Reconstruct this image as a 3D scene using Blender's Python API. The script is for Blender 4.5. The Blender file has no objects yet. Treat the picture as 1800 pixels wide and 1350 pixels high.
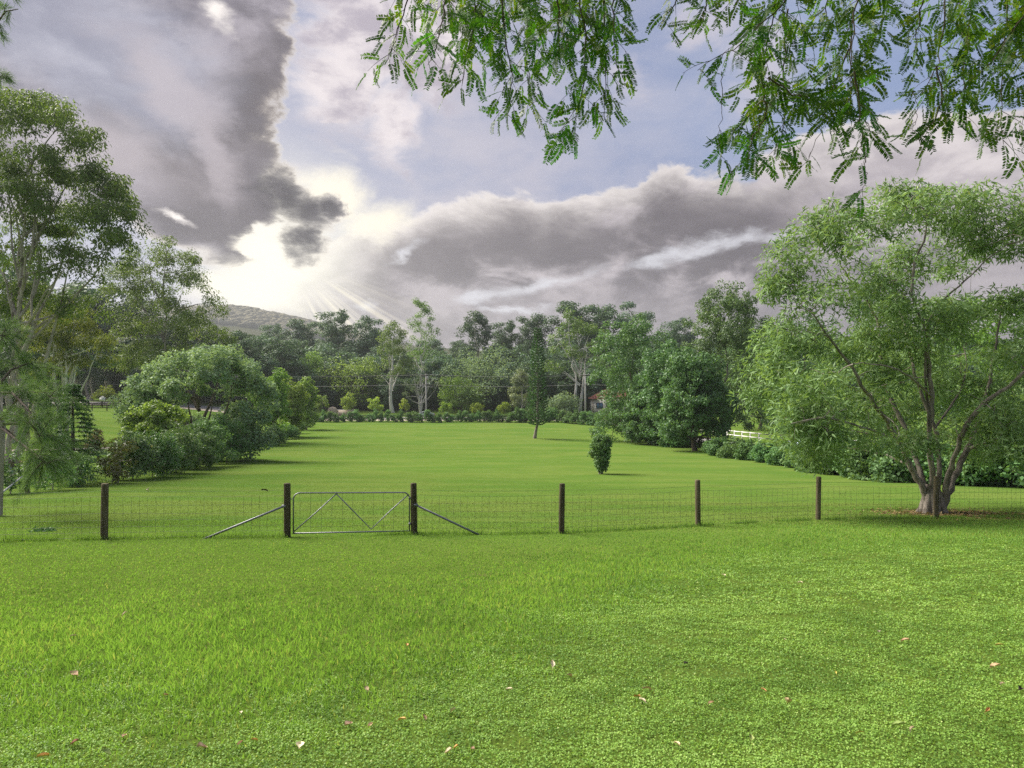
import bpy, math, random
import numpy as np
from mathutils import Vector

S = bpy.context.scene
C = S.collection
rad = math.radians

# ---------------------------------------------------------------- camera
cam_data = bpy.data.cameras.new('camera')
cam_data.sensor_width = 36.0
cam_data.lens = 24.0
cam_data.clip_start = 0.05
cam_data.clip_end = 5000
cam = bpy.data.objects.new('camera', cam_data)
C.objects.link(cam)
EYE = 1.65
cam.location = (0, 0, EYE)
cam.rotation_euler = (rad(90), 0, 0)
S.camera = cam

# ---------------------------------------------------------------- exposure
S.view_settings.view_transform = 'Standard'
S.view_settings.look = 'None'
S.view_settings.gamma = 1.0
S.view_settings.use_curve_mapping = False
EXPO = 2.8
S.view_settings.exposure = EXPO
S.cycles.use_denoising = False
S.cycles.max_bounces = 12
S.cycles.diffuse_bounces = 6
S.cycles.transmission_bounces = 8
S.cycles.sample_clamp_direct = 0.8
S.cycles.sample_clamp_indirect = 0.35

# ---------------------------------------------------------------- sun
SUN_AZ, SUN_EL = rad(-60.0), rad(43.0)          # azimuth from +Y towards +X
sun_data = bpy.data.lights.new('sun', 'SUN')
sun_data.energy = 1.5
sun_data.angle = rad(40)
sun_data.color = (1.0, 0.93, 0.82)
sun = bpy.data.objects.new('sun', sun_data)
C.objects.link(sun)
sdir = Vector((math.sin(SUN_AZ) * math.cos(SUN_EL), math.cos(SUN_AZ) * math.cos(SUN_EL), math.sin(SUN_EL)))
sun.rotation_euler = sdir.to_track_quat('Z', 'Y').to_euler()


# ---------------------------------------------------------------- node expressions
class E:
    """A float socket with arithmetic: every operation adds one Math node."""
    nt = None

    def __init__(self, s):
        self.s = s

    @staticmethod
    def m(op, *a, clamp=False):
        n = E.nt.nodes.new('ShaderNodeMath')
        n.operation = op
        n.use_clamp = clamp
        for i, v in enumerate(a):
            if isinstance(v, E):
                E.nt.links.new(v.s, n.inputs[i])
            else:
                n.inputs[i].default_value = v
        return E(n.outputs[0])

    def __add__(s, o): return E.m('ADD', s, o)
    __radd__ = __add__
    def __sub__(s, o): return E.m('SUBTRACT', s, o)
    def __rsub__(s, o): return E.m('SUBTRACT', o, s)
    def __mul__(s, o): return E.m('MULTIPLY', s, o)
    __rmul__ = __mul__
    def __truediv__(s, o): return E.m('DIVIDE', s, o)
    def __neg__(s): return E.m('MULTIPLY', s, -1.0)


def esmooth(x, a, b):
    n = E.nt.nodes.new('ShaderNodeMapRange')
    n.interpolation_type = 'SMOOTHSTEP'
    E.nt.links.new(x.s, n.inputs['Value'])
    n.inputs['From Min'].default_value = a
    n.inputs['From Max'].default_value = b
    return E(n.outputs[0])


def eexp(x): return E.m('POWER', 2.718281828, x)
def emax(a, b): return E.m('MAXIMUM', a, b)
def emin(a, b): return E.m('MINIMUM', a, b)
def esat(a): return E.m('ADD', a, 0.0, clamp=True)


def ecurve(x, pts):
    """piecewise curve of x through (x, y) points, by a Float Curve node"""
    xs = [p[0] for p in pts]
    ys = [p[1] for p in pts]
    x0, x1, y0, y1 = min(xs), max(xs), min(ys) - 1e-3, max(ys) + 1e-3
    n = E.nt.nodes.new('ShaderNodeFloatCurve')
    cv = n.mapping.curves[0]
    P = sorted(((a - x0) / (x1 - x0), (b - y0) / (y1 - y0)) for a, b in pts)
    while len(cv.points) < len(P):
        cv.points.new(0.5, 0.5)
    for q, p in zip(cv.points, P):
        q.location = p
        q.handle_type = 'AUTO_CLAMPED'
    n.mapping.update()
    t = (x - x0) / (x1 - x0)
    E.nt.links.new(esat(t).s, n.inputs['Value'])
    return E(n.outputs[0]) * (y1 - y0) + y0


def emix(f, a, b):
    """mix colours: a, b sockets or rgb tuples, f an E"""
    n = E.nt.nodes.new('ShaderNodeMix')
    n.data_type = 'RGBA'
    n.clamp_factor = True
    if isinstance(f, E):
        E.nt.links.new(f.s, n.inputs['Factor'])
    else:
        n.inputs['Factor'].default_value = f
    for k, v in (('A', a), ('B', b)):
        i = [q for q in n.inputs if q.name == k and q.type == 'RGBA'][0]
        if isinstance(v, (tuple, list)):
            i.default_value = (*v, 1)
        else:
            E.nt.links.new(v, i)
    return [q for q in n.outputs if q.type == 'RGBA'][0]


def ecol(op, a, b, f=1.0):
    n = E.nt.nodes.new('ShaderNodeMix')
    n.data_type = 'RGBA'
    n.blend_type = op
    if isinstance(f, E):
        E.nt.links.new(f.s, n.inputs['Factor'])
    else:
        n.inputs['Factor'].default_value = f
    for k, v in (('A', a), ('B', b)):
        i = [q for q in n.inputs if q.name == k and q.type == 'RGBA'][0]
        if isinstance(v, (tuple, list)):
            i.default_value = (*v, 1)
        else:
            E.nt.links.new(v, i)
    return [q for q in n.outputs if q.type == 'RGBA'][0]


def enoise(vec, scale, detail=6, rough=0.55, dist=0.0):
    n = E.nt.nodes.new('ShaderNodeTexNoise')
    n.inputs['Scale'].default_value = scale
    n.inputs['Detail'].default_value = detail
    n.inputs['Roughness'].default_value = rough
    n.inputs['Distortion'].default_value = dist
    E.nt.links.new(vec, n.inputs['Vector'])
    return E(n.outputs['Fac'])


def srgb(r, g, b):
    return tuple((c / 255 / 12.92) if c <= 10 else ((c / 255 + 0.055) / 1.055) ** 2.4 for c in (r, g, b))


# ---------------------------------------------------------------- sky: world shader
world = bpy.data.worlds.new('World')
S.world = world
world.use_nodes = True
E.nt = world.node_tree
E.nt.nodes.clear()
tc = E.nt.nodes.new('ShaderNodeTexCoord')
sep = E.nt.nodes.new('ShaderNodeSeparateXYZ')
E.nt.links.new(tc.outputs['Generated'], sep.inputs[0])
dx, dy, dz = (E(o) for o in sep.outputs)
az = E.m('ARCTAN2', dx, dy)
el = E.m('ARCSINE', dz)
mp = E.nt.nodes.new('ShaderNodeMapping')
mp.inputs['Scale'].default_value = (1, 1, 1.9)
E.nt.links.new(tc.outputs['Generated'], mp.inputs['Vector'])
DIR = mp.outputs[0]


def ae(px, py):
    u, v = (px - 900) / 1200, (675 - py) / 1200
    return math.atan(u), math.atan(v / math.sqrt(1 + u * u))


def az_of_el(pts):
    return ecurve(el, [(ae(x, y)[1], ae(x, y)[0]) for x, y in pts])


def el_of_az(pts):
    return ecurve(az, [ae(x, y) for x, y in pts])


az0, el0 = az, el
wa = enoise(DIR, 7.0, 10, 0.62, 0.4) - 0.5
mp2 = E.nt.nodes.new('ShaderNodeMapping')
mp2.inputs['Location'].default_value = (5.3, 1.7, 8.1)
E.nt.links.new(DIR, mp2.inputs['Vector'])
wb = enoise(mp2.outputs[0], 8.0, 10, 0.62, 0.4) - 0.5
az = az0 + wa * 0.13                          # cloud outlines are ragged: warp the direction by fractal noise
el = el0 + wb * 0.075
nbig = enoise(DIR, 2.6, 5, 0.5) - 0.5
nmid = (enoise(DIR, 6.5, 9, 0.6, 0.5) - 0.5) * 1.25
nfine = (enoise(DIR, 20.0, 8, 0.62, 0.3) - 0.5) * 1.2
nbil = (enoise(DIR, 11.0, 7, 0.55, 0.6) - 0.5) * 1.3


def blob(x, y, rx, ry, rot=0.0):
    """1 at the centre of an ellipse in the sky, 0 at its rim, negative outside"""
    a, e = ae(x, y)
    k = 1 / 1200.0
    ca, sa = math.cos(rad(rot)), math.sin(rad(rot))
    da, de = az - a, el - e
    p = (da * ca + de * sa) / (rx * k)
    q = (de * ca - da * sa) / (ry * k)
    return 1.0 - E.m('SQRT', p * p + q * q)


sa_, se_ = ae(492, 440)
dsa, dse = az0 - sa_, el0 - se_
ang = E.m('SQRT', dsa * dsa + dse * dse)
near_sun = eexp(-(ang * ang) / (0.11 * 0.11))
wide_sun = eexp(-(ang * ang) / (0.36 * 0.36))

sky = E.nt.nodes.new('ShaderNodeTexSky')
sky.sky_type = 'NISHITA'
sky.sun_disc = False
sky.sun_elevation = SUN_EL
sky.sun_rotation = SUN_AZ
sky.air_density = 1.0
sky.dust_density = 2.0

WS = 0.08
GAIN = 1.07 / (WS * 2 ** EXPO)
nish = ecol('MULTIPLY', sky.outputs[0], (0.075, 0.075, 0.075))

# thin high veil over the blue
veil = emix(esmooth(nbig * 0.5 + nmid * 0.5 + nbil * 0.35, -0.16, 0.2), srgb(166, 174, 202), srgb(200, 198, 212))
blue = emix(esmooth(az0 + nbig * 0.5, 0.0, 0.5) * 0.55, veil, srgb(166, 186, 220))
col = emix(0.12, blue, nish)
col = emix(wide_sun * 0.30, col, srgb(226, 220, 222))

# broken cloud for the rest of the dome
gen = esmooth(nmid * 0.7 + nbig * 1.4, -0.06, 0.16)
gshade = esmooth(nmid + nbig * 0.6, -0.1, 0.3)
gcol = emix(gshade, srgb(208, 202, 206), srgb(158, 154, 162))
generic = emix(gen, col, gcol)

# white cumulus at the top centre
w1 = emax(blob(625, 70, 130, 190), emax(blob(690, 215, 70, 90, 10), blob(760, 60, 90, 130)))
w1 = emax(w1, blob(600, 150, 120, 110))
w1 = emax(w1, blob(592, 218, 34, 16))
w1m = esmooth(w1 + nmid * 1.2 + nbil * 0.9, -0.05, 0.6)
w1c = emix(esmooth(nmid * 0.7 + nbil * 0.9 + nfine * 0.4, -0.15, 0.2), srgb(240, 232, 233), srgb(190, 182, 193))
front = emix(w1m * 0.9, col, w1c)
# small puffs right of centre
w2 = emax(blob(1330, 100, 90, 90, 20), emax(blob(1120, 130, 60, 40), blob(1240, 30, 120, 60)))
w2m = esmooth(w2 + nmid * 1.6 + nbil * 1.5, 0.0, 1.1)
front = emix(w2m * 0.6, front, srgb(222, 214, 218))

# cumulus bank across the right, its top rising to the right
top = el_of_az([(380, 560), (560, 430), (625, 400), (690, 385), (760, 356), (850, 345), (920, 338), (960, 348), (1010, 338), (1070, 322), (1120, 318),
                (1150, 300), (1190, 288), (1230, 300), (1300, 296), (1370, 262), (1430, 232), (1520, 205), (1650, 188), (1800, 178), (2300, 60), (2700, 40)])
dtop = top - el + nmid * 0.03 + nfine * 0.015      # depth below the cloud top (radians)
bankm = esmooth(dtop, 0.0, 0.012)
rim = eexp(-(dtop * dtop) / (0.036 * 0.036))
bshade = esmooth(nbig * 0.25 + nmid * 0.5 + nbil * 0.9 + nfine * 0.4, -0.20, 0.20)
bcol = emix(bshade, srgb(204, 197, 201), srgb(132, 126, 134))
# lit, paler part of the bank on the right
# dark belly
belly = emax(emax(blob(960, 420, 340, 66, 3), blob(1290, 375, 270, 70, 8)), emax(blob(740, 450, 170, 60, 0), blob(1290, 450, 190, 34, 8)))
bcol = emix(esmooth(belly + nmid * 0.6 + nbil * 1.1 + nfine * 0.5, -0.2, 0.6) * 0.9, bcol, srgb(120, 113, 120))
rightlit = esmooth(az + nmid * 0.22 + nbil * 0.1, ae(1270, 300)[0], ae(1500, 300)[0]) * esmooth(el + nmid * 0.10, ae(1500, 440)[1], ae(1500, 340)[1])
bcol = emix(rightlit * 0.9, bcol, emix(bshade, srgb(228, 221, 222), srgb(198, 191, 196)))
bcol = emix(rim * esmooth(ang, 1.6, 0.1) * esmooth(nbil + nfine, -0.4, 0.05), bcol, srgb(244, 238, 235))
low = esmooth(el, ae(900, 470)[1], ae(900, 545)[1])
bcol = emix(low * 0.45, bcol, srgb(160, 152, 157))
# bright gaps under the belly
gap = emax(emax(blob(850, 520, 75, 14, 6), blob(960, 498, 110, 13, 14)), emax(blob(1230, 440, 190, 16, 8), blob(905, 548, 60, 7, 0)))
gap = emax(gap, emax(blob(695, 448, 40, 9, 25), blob(640, 545, 30, 10)))
gapm = esmooth(gap + nfine * 1.6 + nbil * 2.0, -0.35, 1.2) * 0.85
bcol = emix(gapm, bcol, srgb(226, 226, 232))
front = emix(bankm, front, bcol)

# glow round the hidden sun
front = emix(wide_sun * 0.16, front, srgb(240, 234, 228))
glow = emax(emax(blob(470, 450, 105, 66, 0), blob(415, 508, 135, 54, 0)), emax(blob(590, 345, 90, 70, 40), blob(640, 395, 100, 50, 20)))
front = emix(esmooth(glow + nmid * 0.7 + nbil * 0.5, 0.0, 0.8), front, srgb(252, 246, 232))

# rays fanning down to the right of the sun
th = E.m('ARCTAN2', dsa, -dse)               # 0 straight down, positive to the right
comb = E.nt.nodes.new('ShaderNodeCombineXYZ')
E.nt.links.new((th * 7.0).s, comb.inputs[0])
rays = esmooth(enoise(comb.outputs[0], 1.6, 3, 0.6), 0.42, 0.62)
rayf = rays * esmooth(th, 0.15, 0.5) * esmooth(th, 1.35, 0.9) * esmooth(ang, 0.05, 0.1) * esmooth(ang, 0.30, 0.12)
front = emix(rayf * 0.75, front, srgb(246, 238, 218))

# the big dark cloud on the left
edge = az_of_el([(560, -600), (540, -60), (520, 0), (512, 60), (508, 110), (500, 160), (494, 210), (494, 255), (506, 300), (512, 345), (508, 378), (490, 395), (452, 408), (432, 425), (452, 440), (466, 455), (440, 470), (400, 480)])
bot = el_of_az([(-1400, 520), (-400, 460), (0, 400), (180, 395), (250, 425), (300, 446), (350, 462), (400, 468), (455, 462), (480, 440), (520, 430), (600, 420)])
dl = emin(edge - az, el - bot) + nfine * 0.012
puff = emax(emax(blob(538, 372, 62, 52, -20), blob(532, 420, 48, 46)), emax(blob(505, 340, 50, 60), blob(572, 370, 34, 36)))
dp = (puff + nfine * 0.9 - 0.12) * 0.035
dleft = emax(dl, dp)
leftm = esmooth(dleft, -0.002, 0.011)
lsh = esmooth(nbig * 0.5 + nmid * 0.6 + nbil * 0.6 + nfine * 0.3, -0.22, 0.2)
lc = emix(lsh, srgb(190, 184, 192), srgb(132, 127, 138))
dk = emax(emax(blob(440, 400, 190, 90, -15), blob(330, 300, 210, 110, -30)), emax(blob(380, 400, 150, 60, -12), blob(460, 200, 90, 160, -10)))
lc = emix(esmooth(dk + nmid * 0.9 + nbil * 0.5, -0.2, 0.7) * 0.9, lc, srgb(120, 113, 119))
lc = emix(esmooth(blob(110, 50, 330, 150, -20) + nmid * 0.9, 0.0, 0.7) * 0.75, lc, emix(lsh, srgb(192, 194, 208), srgb(172, 174, 192)))
lc = emix(esmooth(dp, 0.0, 0.02) * 0.8, lc, srgb(92, 87, 93))
lite = emax(emax(blob(310, 160, 180, 50, -35), blob(400, 265, 50, 130, 5)), blob(190, 270, 200, 60, -10))
lc = emix(esmooth(lite + nmid * 1.2 + nbil * 0.8, -0.1, 0.9) * 0.7, lc, srgb(206, 198, 203))
hole = emax(blob(385, 30, 32, 26), blob(298, 380, 42, 9, -14))
lc = emix(esmooth(hole + nfine * 1.2, -0.15, 1.0), lc, srgb(250, 244, 240))
lrim = eexp(-(dleft * dleft) / (0.009 * 0.009)) * esmooth(ang, 0.75, 0.12)
lc = emix(lrim * 0.95, lc, srgb(250, 240, 226))
front = emix(leftm, front, lc)
# the sun burning through the edge of the cloud
front = emix(esat(near_sun * 1.1 - 0.12) * esmooth(dleft, 0.03, -0.01), front, srgb(255, 252, 240))

wf = esmooth(dy, 0.38, 0.66)
final = emix(wf, generic, front)
gm = E.nt.nodes.new('ShaderNodeGamma')            # cloud contrast
gm.inputs['Gamma'].default_value = 1.32
E.nt.links.new(final, gm.inputs['Color'])
final = ecol('MULTIPLY', gm.outputs[0], (GAIN, GAIN, GAIN))
bg = E.nt.nodes.new('ShaderNodeBackground')
bg.inputs['Strength'].default_value = WS
E.nt.links.new(final, bg.inputs['Color'])
wo = E.nt.nodes.new('ShaderNodeOutputWorld')
E.nt.links.new(bg.outputs[0], wo.inputs['Surface'])
world.cycles.sampling_method = 'NONE'

# ================================================================ helpers
rng = np.random.default_rng(11)
PX = 1200.0                      # photo pixels per unit tangent


def nmesh(name, V, F, mat, tint=None, smooth=False):
    """one mesh from numpy arrays: V (n,3), F a list of (m,k) index arrays"""
    me = bpy.data.meshes.new(name)
    V = np.asarray(V, dtype=np.float32)
    if not isinstance(F, list):
        F = [F]
    F = [np.asarray(f, dtype=np.int32) for f in F if len(f)]
    me.vertices.add(len(V))
    me.vertices.foreach_set('co', V.ravel())
    idx = np.concatenate([f.ravel() for f in F])
    tot = np.concatenate([np.full(len(f), f.shape[1], dtype=np.int32) for f in F])
    start = np.concatenate([[0], np.cumsum(tot)[:-1]]).astype(np.int32)
    me.loops.add(len(idx))
    me.loops.foreach_set('vertex_index', idx)
    me.polygons.add(len(tot))
    me.polygons.foreach_set('loop_start', start)
    if smooth:
        me.polygons.foreach_set('use_smooth', np.ones(len(tot), dtype=bool))
    if tint is not None:
        a = me.attributes.new('tint', 'FLOAT', 'POINT')
        a.data.foreach_set('value', np.asarray(tint, dtype=np.float32))
    me.materials.append(mat)
    me.update(calc_edges=True)
    return me


def link(name, me, parent=None, loc=(0, 0, 0), rot=(0, 0, 0)):
    o = bpy.data.objects.new(name, me)
    C.objects.link(o)
    o.location = loc
    o.rotation_euler = rot
    if parent is not None:
        o.parent = parent
    return o


def tag(o, label=None, cat=None, group=None, kind=None):
    if label: o['label'] = label
    if cat: o['category'] = cat
    if group: o['group'] = group
    if kind: o['kind'] = kind
    return o


def thing(name, label, cat, loc=(0, 0, 0), rotz=0.0, group=None):
    o = bpy.data.objects.new(name, None)
    C.objects.link(o)
    o.empty_display_size = 0.2
    o.location = loc
    o.rotation_euler = (0, 0, rotz)
    return tag(o, label, cat, group)


KIDS = {}


def kids(o):
    return [c for c in C.objects if c.parent == o]


def copy_thing(root, loc, rotz=0.0, sc=(1, 1, 1), label=None, group=None, children=None):
    """a copy of a thing with copies of its parts and sub-parts, sharing mesh data"""
    r = root.copy()
    C.objects.link(r)
    r.location = loc
    r.rotation_euler = (0, 0, rotz)
    r.scale = sc
    if label: r['label'] = label
    if group: r['group'] = group
    if root.name not in KIDS:
        KIDS[root.name] = [(c, kids(c)) for c in kids(root)]
    for ch, subs in KIDS[root.name]:
        c = ch.copy()
        C.objects.link(c)
        c.parent = r
        for g in subs:
            d = g.copy()
            C.objects.link(d)
            d.parent = c
    return r


class MB:
    """collects boxes, tubes and rings into one mesh"""
    def __init__(s):
        s.V, s.Q, s.T, s.n = [], [], [], 0

    def add(s, V, Q=(), T=()):
        V = np.asarray(V, dtype=float).reshape(-1, 3)
        s.V.append(V)
        if len(Q): s.Q.append(np.asarray(Q) + s.n)
        if len(T): s.T.append(np.asarray(T) + s.n)
        s.n += len(V)
        return s

    def box(s, c, d, rz=0.0, bev=0.0):
        x, y, z = (v / 2 for v in d)
        P = np.array([(-x, -y, -z), (x, -y, -z), (x, y, -z), (-x, y, -z), (-x, -y, z), (x, -y, z), (x, y, z), (-x, y, z)])
        R = np.array([[math.cos(rz), -math.sin(rz), 0], [math.sin(rz), math.cos(rz), 0], [0, 0, 1]])
        return s.add(P @ R.T + np.array(c), [(0, 3, 2, 1), (4, 5, 6, 7), (0, 1, 5, 4), (1, 2, 6, 5), (2, 3, 7, 6), (3, 0, 4, 7)])

    def beam(s, a, b, w, h):
        """a rectangular bar from a to b, w wide and h tall"""
        a, b = np.array(a, float), np.array(b, float)
        d = b - a
        t = d / np.linalg.norm(d)
        u = np.cross(t, (0, 0, 1.0))
        if np.linalg.norm(u) < 1e-5: u = np.array([1.0, 0, 0])
        u /= np.linalg.norm(u)
        v = np.cross(u, t)
        P = [p + su * u * w / 2 + sv * v * h / 2 for p in (a, b) for su, sv in ((-1, -1), (1, -1), (1, 1), (-1, 1))]
        return s.add(P, [(0, 1, 2, 3), (7, 6, 5, 4), (0, 4, 5, 1), (1, 5, 6, 2), (2, 6, 7, 3), (3, 7, 4, 0)])

    def tube(s, pts, r, sides=6, cap=True):
        V, Q = tube_arrays(pts, r, sides)
        m = len(pts)
        s.add(V, Q)
        if cap:
            b = s.n - len(V)
            T = [(b, b + k + 1, b + k) for k in range(1, sides - 1)] + [(b + (m - 1) * sides, b + (m - 1) * sides + k, b + (m - 1) * sides + k + 1) for k in range(1, sides - 1)]
            s.T.append(np.array(T))
        return s

    def prism(s, outline, axis_a, axis_b, origin, depth):
        """an outline in the plane of axis_a/axis_b extruded by the vector depth"""
        a, b, o, dp = (np.array(v, float) for v in (axis_a, axis_b, origin, depth))
        P = [o + x * a + y * b for x, y in outline]
        n = len(P)
        V = P + [p + dp for p in P]
        Q = [(k, (k + 1) % n, n + (k + 1) % n, n + k) for k in range(n)]
        cen = np.mean(P, axis=0)
        V += [cen, cen + dp]
        T = [((k + 1) % n, k, 2 * n) for k in range(n)] + [(n + k, n + (k + 1) % n, 2 * n + 1) for k in range(n)]
        return s.add(V, Q, T)

    def mesh(s, name, mat, smooth=False):
        return nmesh(name, np.concatenate(s.V), [np.concatenate(s.Q) if s.Q else np.zeros((0, 4)), np.concatenate(s.T) if s.T else np.zeros((0, 3))], mat, smooth=smooth)

    def build(s, name, mat, parent=None, smooth=False, loc=(0, 0, 0)):
        return link(name, s.mesh(name, mat, smooth), parent, loc)


def tube_arrays(pts, r, sides=6):
    P = np.asarray(pts, float)
    m = len(P)
    r = np.broadcast_to(np.asarray(r, float), (m,))
    T = np.gradient(P, axis=0)
    T /= np.linalg.norm(T, axis=1)[:, None] + 1e-9
    up = np.array([0, 0, 1.0]) if abs(T[0][2]) < 0.9 else np.array([1.0, 0, 0])
    U = np.cross(T, up)
    U /= np.linalg.norm(U, axis=1)[:, None] + 1e-9
    W = np.cross(T, U)
    a = np.arange(sides) * 2 * math.pi / sides
    V = P[:, None, :] + r[:, None, None] * (np.cos(a)[None, :, None] * U[:, None, :] + np.sin(a)[None, :, None] * W[:, None, :])
    i = np.arange(m - 1)[:, None] * sides
    k = np.arange(sides)[None, :]
    k2 = (k + 1) % sides
    Q = np.stack([i + k, i + k2, i + sides + k2, i + sides + k], -1).reshape(-1, 4)
    return V.reshape(-1, 3), Q


def bez(a, b, c, n=7):
    t = np.linspace(0, 1, n)[:, None]
    a, b, c = (np.asarray(v, float) for v in (a, b, c))
    return (1 - t) ** 2 * a + 2 * t * (1 - t) * b + t ** 2 * c


def unit(v):
    return v / (np.linalg.norm(v, axis=-1, keepdims=True) + 1e-9)


def leaves(P, A, N, L, W, tint, fold=0.18, wide=0.45):
    """leaf quads: base at P, running along A, facing N; returns V (4n,3), F, tint per vertex"""
    n = len(P)
    A = unit(A)
    Sd = unit(np.cross(A, N))
    Nn = np.cross(Sd, A)
    L = np.broadcast_to(L, (n,))[:, None]
    W = np.broadcast_to(W, (n,))[:, None]
    mid = P + A * L * wide + Nn * W * fold
    V = np.stack([P, mid + Sd * W * 0.5, P + A * L - Nn * L * 0.06, mid - Sd * W * 0.5], 1).reshape(-1, 3)
    F = np.arange(4 * n).reshape(n, 4)
    return V, F, np.repeat(np.broadcast_to(tint, (n,)), 4)


def rsphere(g, n):
    return unit(g.normal(size=(n, 3)))


# ================================================================ terrain
_py = [-60, -40, -20, 0, 8, 15, 22, 30, 40, 60, 90, 115, 133, 140, 150, 175, 220, 300, 420, 600, 900, 1500, 2600]
_pd = [-5.6, -3.2, -0.8, 1.65, 2.62, 3.46, 4.1, 4.72, 5.35, 6.5, 7.42, 7.5, 7.22, 7.0, 6.3, 4.6, 1.5, -5, -14, -26, -40, -45, -45]
_gy = np.arange(-60, 2600, 0.5)
_gd = np.interp(_gy, _py, _pd)
_k = np.exp(-0.5 * (np.arange(-24, 25) / 9.0) ** 2)
_k /= _k.sum()
_gd = np.convolve(np.pad(_gd, 24, mode='edge'), _k, 'valid')


def sstep(a, b, x):
    t = np.clip((x - a) / (b - a), 0, 1)
    return t * t * (3 - 2 * t)


def gz(x, y):
    """height of the ground at (x, y)"""
    x, y = np.asarray(x, float), np.asarray(y, float)
    z = EYE - np.interp(y, _gy, _gd)
    z = z + 3.1 * sstep(-34, -78, x) * sstep(45, 100, y) * (1 - sstep(150, 240, y))
    ridge = np.interp(x, [-2400, -1100, -660, -470, -375, -240, 0, 480, 1400, 2400], [70, 95, 112, 122, 103, 66, 44, 38, 60, 80])
    z = z + (ridge - 36) * sstep(700, 1200, y) * (1 - sstep(1400, 2000, y) * 0.6)
    z = z + 0.04 * np.sin(x * 0.35 + 1.1) * np.sin(y * 0.28) * sstep(2, 12, y) + 0.10 * np.sin(x * 0.11) * np.sin(y * 0.09 + 2) * sstep(18, 40, y) * (1 - sstep(125, 131, y) * (1 - sstep(145, 160, y)))
    return z


def at(px, py, d):
    """the point at distance d (along the view axis) that the photo shows at pixel (px, py)"""
    return np.array([(px - 900) / PX * d, d, EYE + (675 - py) / PX * d])


def ground_at(px, d):
    x = (px - 900) / PX * d
    return (x, d, float(gz(x, d)))


# ================================================================ materials
def mat_new(name):
    m = bpy.data.materials.new(name)
    m.use_nodes = True
    nt = m.node_tree
    nt.nodes.clear()
    E.nt = nt
    out = nt.nodes.new('ShaderNodeOutputMaterial')
    return m, nt, out


def principled(nt, color, rough=0.6, spec=0.3, metal=0.0):
    p = nt.nodes.new('ShaderNodeBsdfPrincipled')
    if isinstance(color, (tuple, list)):
        p.inputs['Base Color'].default_value = (*color, 1)
    else:
        nt.links.new(color, p.inputs['Base Color'])
    p.inputs['Roughness'].default_value = rough
    p.inputs['Specular IOR Level'].default_value = spec
    p.inputs['Metallic'].default_value = metal
    return p


def objcoord(nt, scale=(1, 1, 1)):
    t = nt.nodes.new('ShaderNodeTexCoord')
    m = nt.nodes.new('ShaderNodeMapping')
    m.inputs['Scale'].default_value = scale
    nt.links.new(t.outputs['Object'], m.inputs['Vector'])
    return m.outputs[0]


def bump(nt, h, p, strength=0.4, dist=0.02):
    b = nt.nodes.new('ShaderNodeBump')
    b.inputs['Strength'].default_value = strength
    b.inputs['Distance'].default_value = dist
    nt.links.new(h.s, b.inputs['Height'])
    nt.links.new(b.outputs[0], p.inputs['Normal'])


def leaf_mat(name, dark, light, tip=None, trans=0.4, rough=0.45, spec=0.35, vary=0.3):
    """leaf colour runs from dark to light with each leaf's own tint; some light passes through"""
    m, nt, out = mat_new(name)
    at_ = nt.nodes.new('ShaderNodeAttribute')
    at_.attribute_name = 'tint'
    t = E(at_.outputs['Fac'])
    col = emix(esmooth(t, 0.0, 0.85), dark, light)
    if tip:
        col = emix(esmooth(t, 0.86, 1.0), col, tip)
    oi = nt.nodes.new('ShaderNodeObjectInfo')
    r = E(oi.outputs['Random'])
    hsv = nt.nodes.new('ShaderNodeHueSaturation')
    nt.links.new((r * 0.03 + 0.485).s, hsv.inputs['Hue'])
    nt.links.new((r * vary + (1 - vary / 2)).s, hsv.inputs['Value'])
    nt.links.new(col, hsv.inputs['Color'])
    col = hsv.outputs[0]
    p = principled(nt, col, max(rough, 0.45), spec * 0.65)
    tr = nt.nodes.new('ShaderNodeBsdfTranslucent')
    tcol = ecol('MULTIPLY', col, (1.35, 1.25, 0.6))
    nt.links.new(tcol, tr.inputs['Color'])
    mx = nt.nodes.new('ShaderNodeMixShader')
    mx.inputs[0].default_value = trans
    nt.links.new(p.outputs[0], mx.inputs[1])
    nt.links.new(tr.outputs[0], mx.inputs[2])
    nt.links.new(mx.outputs[0], out.inputs['Surface'])
    return m


def bark_mat(name, a, b, scale=6.0, stretch=0.25, bmp=0.5, patch=None):
    m, nt, out = mat_new(name)
    v = objcoord(nt, (1, 1, stretch))
    n = enoise(v, scale, 6, 0.65)
    col = emix(esmooth(n, 0.32, 0.68), a, b)
    if patch:
        n2 = enoise(objcoord(nt, (1, 1, 0.6)), scale * 0.35, 4, 0.6)
        col = emix(esmooth(n2, 0.52, 0.66), col, patch)
    oi = nt.nodes.new('ShaderNodeObjectInfo')
    hsv = nt.nodes.new('ShaderNodeHueSaturation')
    nt.links.new((E(oi.outputs['Random']) * 0.6 + 0.75).s, hsv.inputs['Value'])
    nt.links.new(col, hsv.inputs['Color'])
    p = principled(nt, hsv.outputs[0], 0.9, 0.1)
    bump(nt, n, p, bmp, 0.04)
    nt.links.new(p.outputs[0], out.inputs['Surface'])
    return m


def plain_mat(name, color, rough=0.6, spec=0.3, metal=0.0, vary=0.15, scale=8.0):
    m, nt, out = mat_new(name)
    n = enoise(objcoord(nt), scale, 5, 0.6)
    col = emix(n, tuple(c * (1 - vary) for c in color), tuple(min(1, c * (1 + vary)) for c in color))
    p = principled(nt, col, rough, spec, metal)
    nt.links.new(p.outputs[0], out.inputs['Surface'])
    return m


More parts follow.
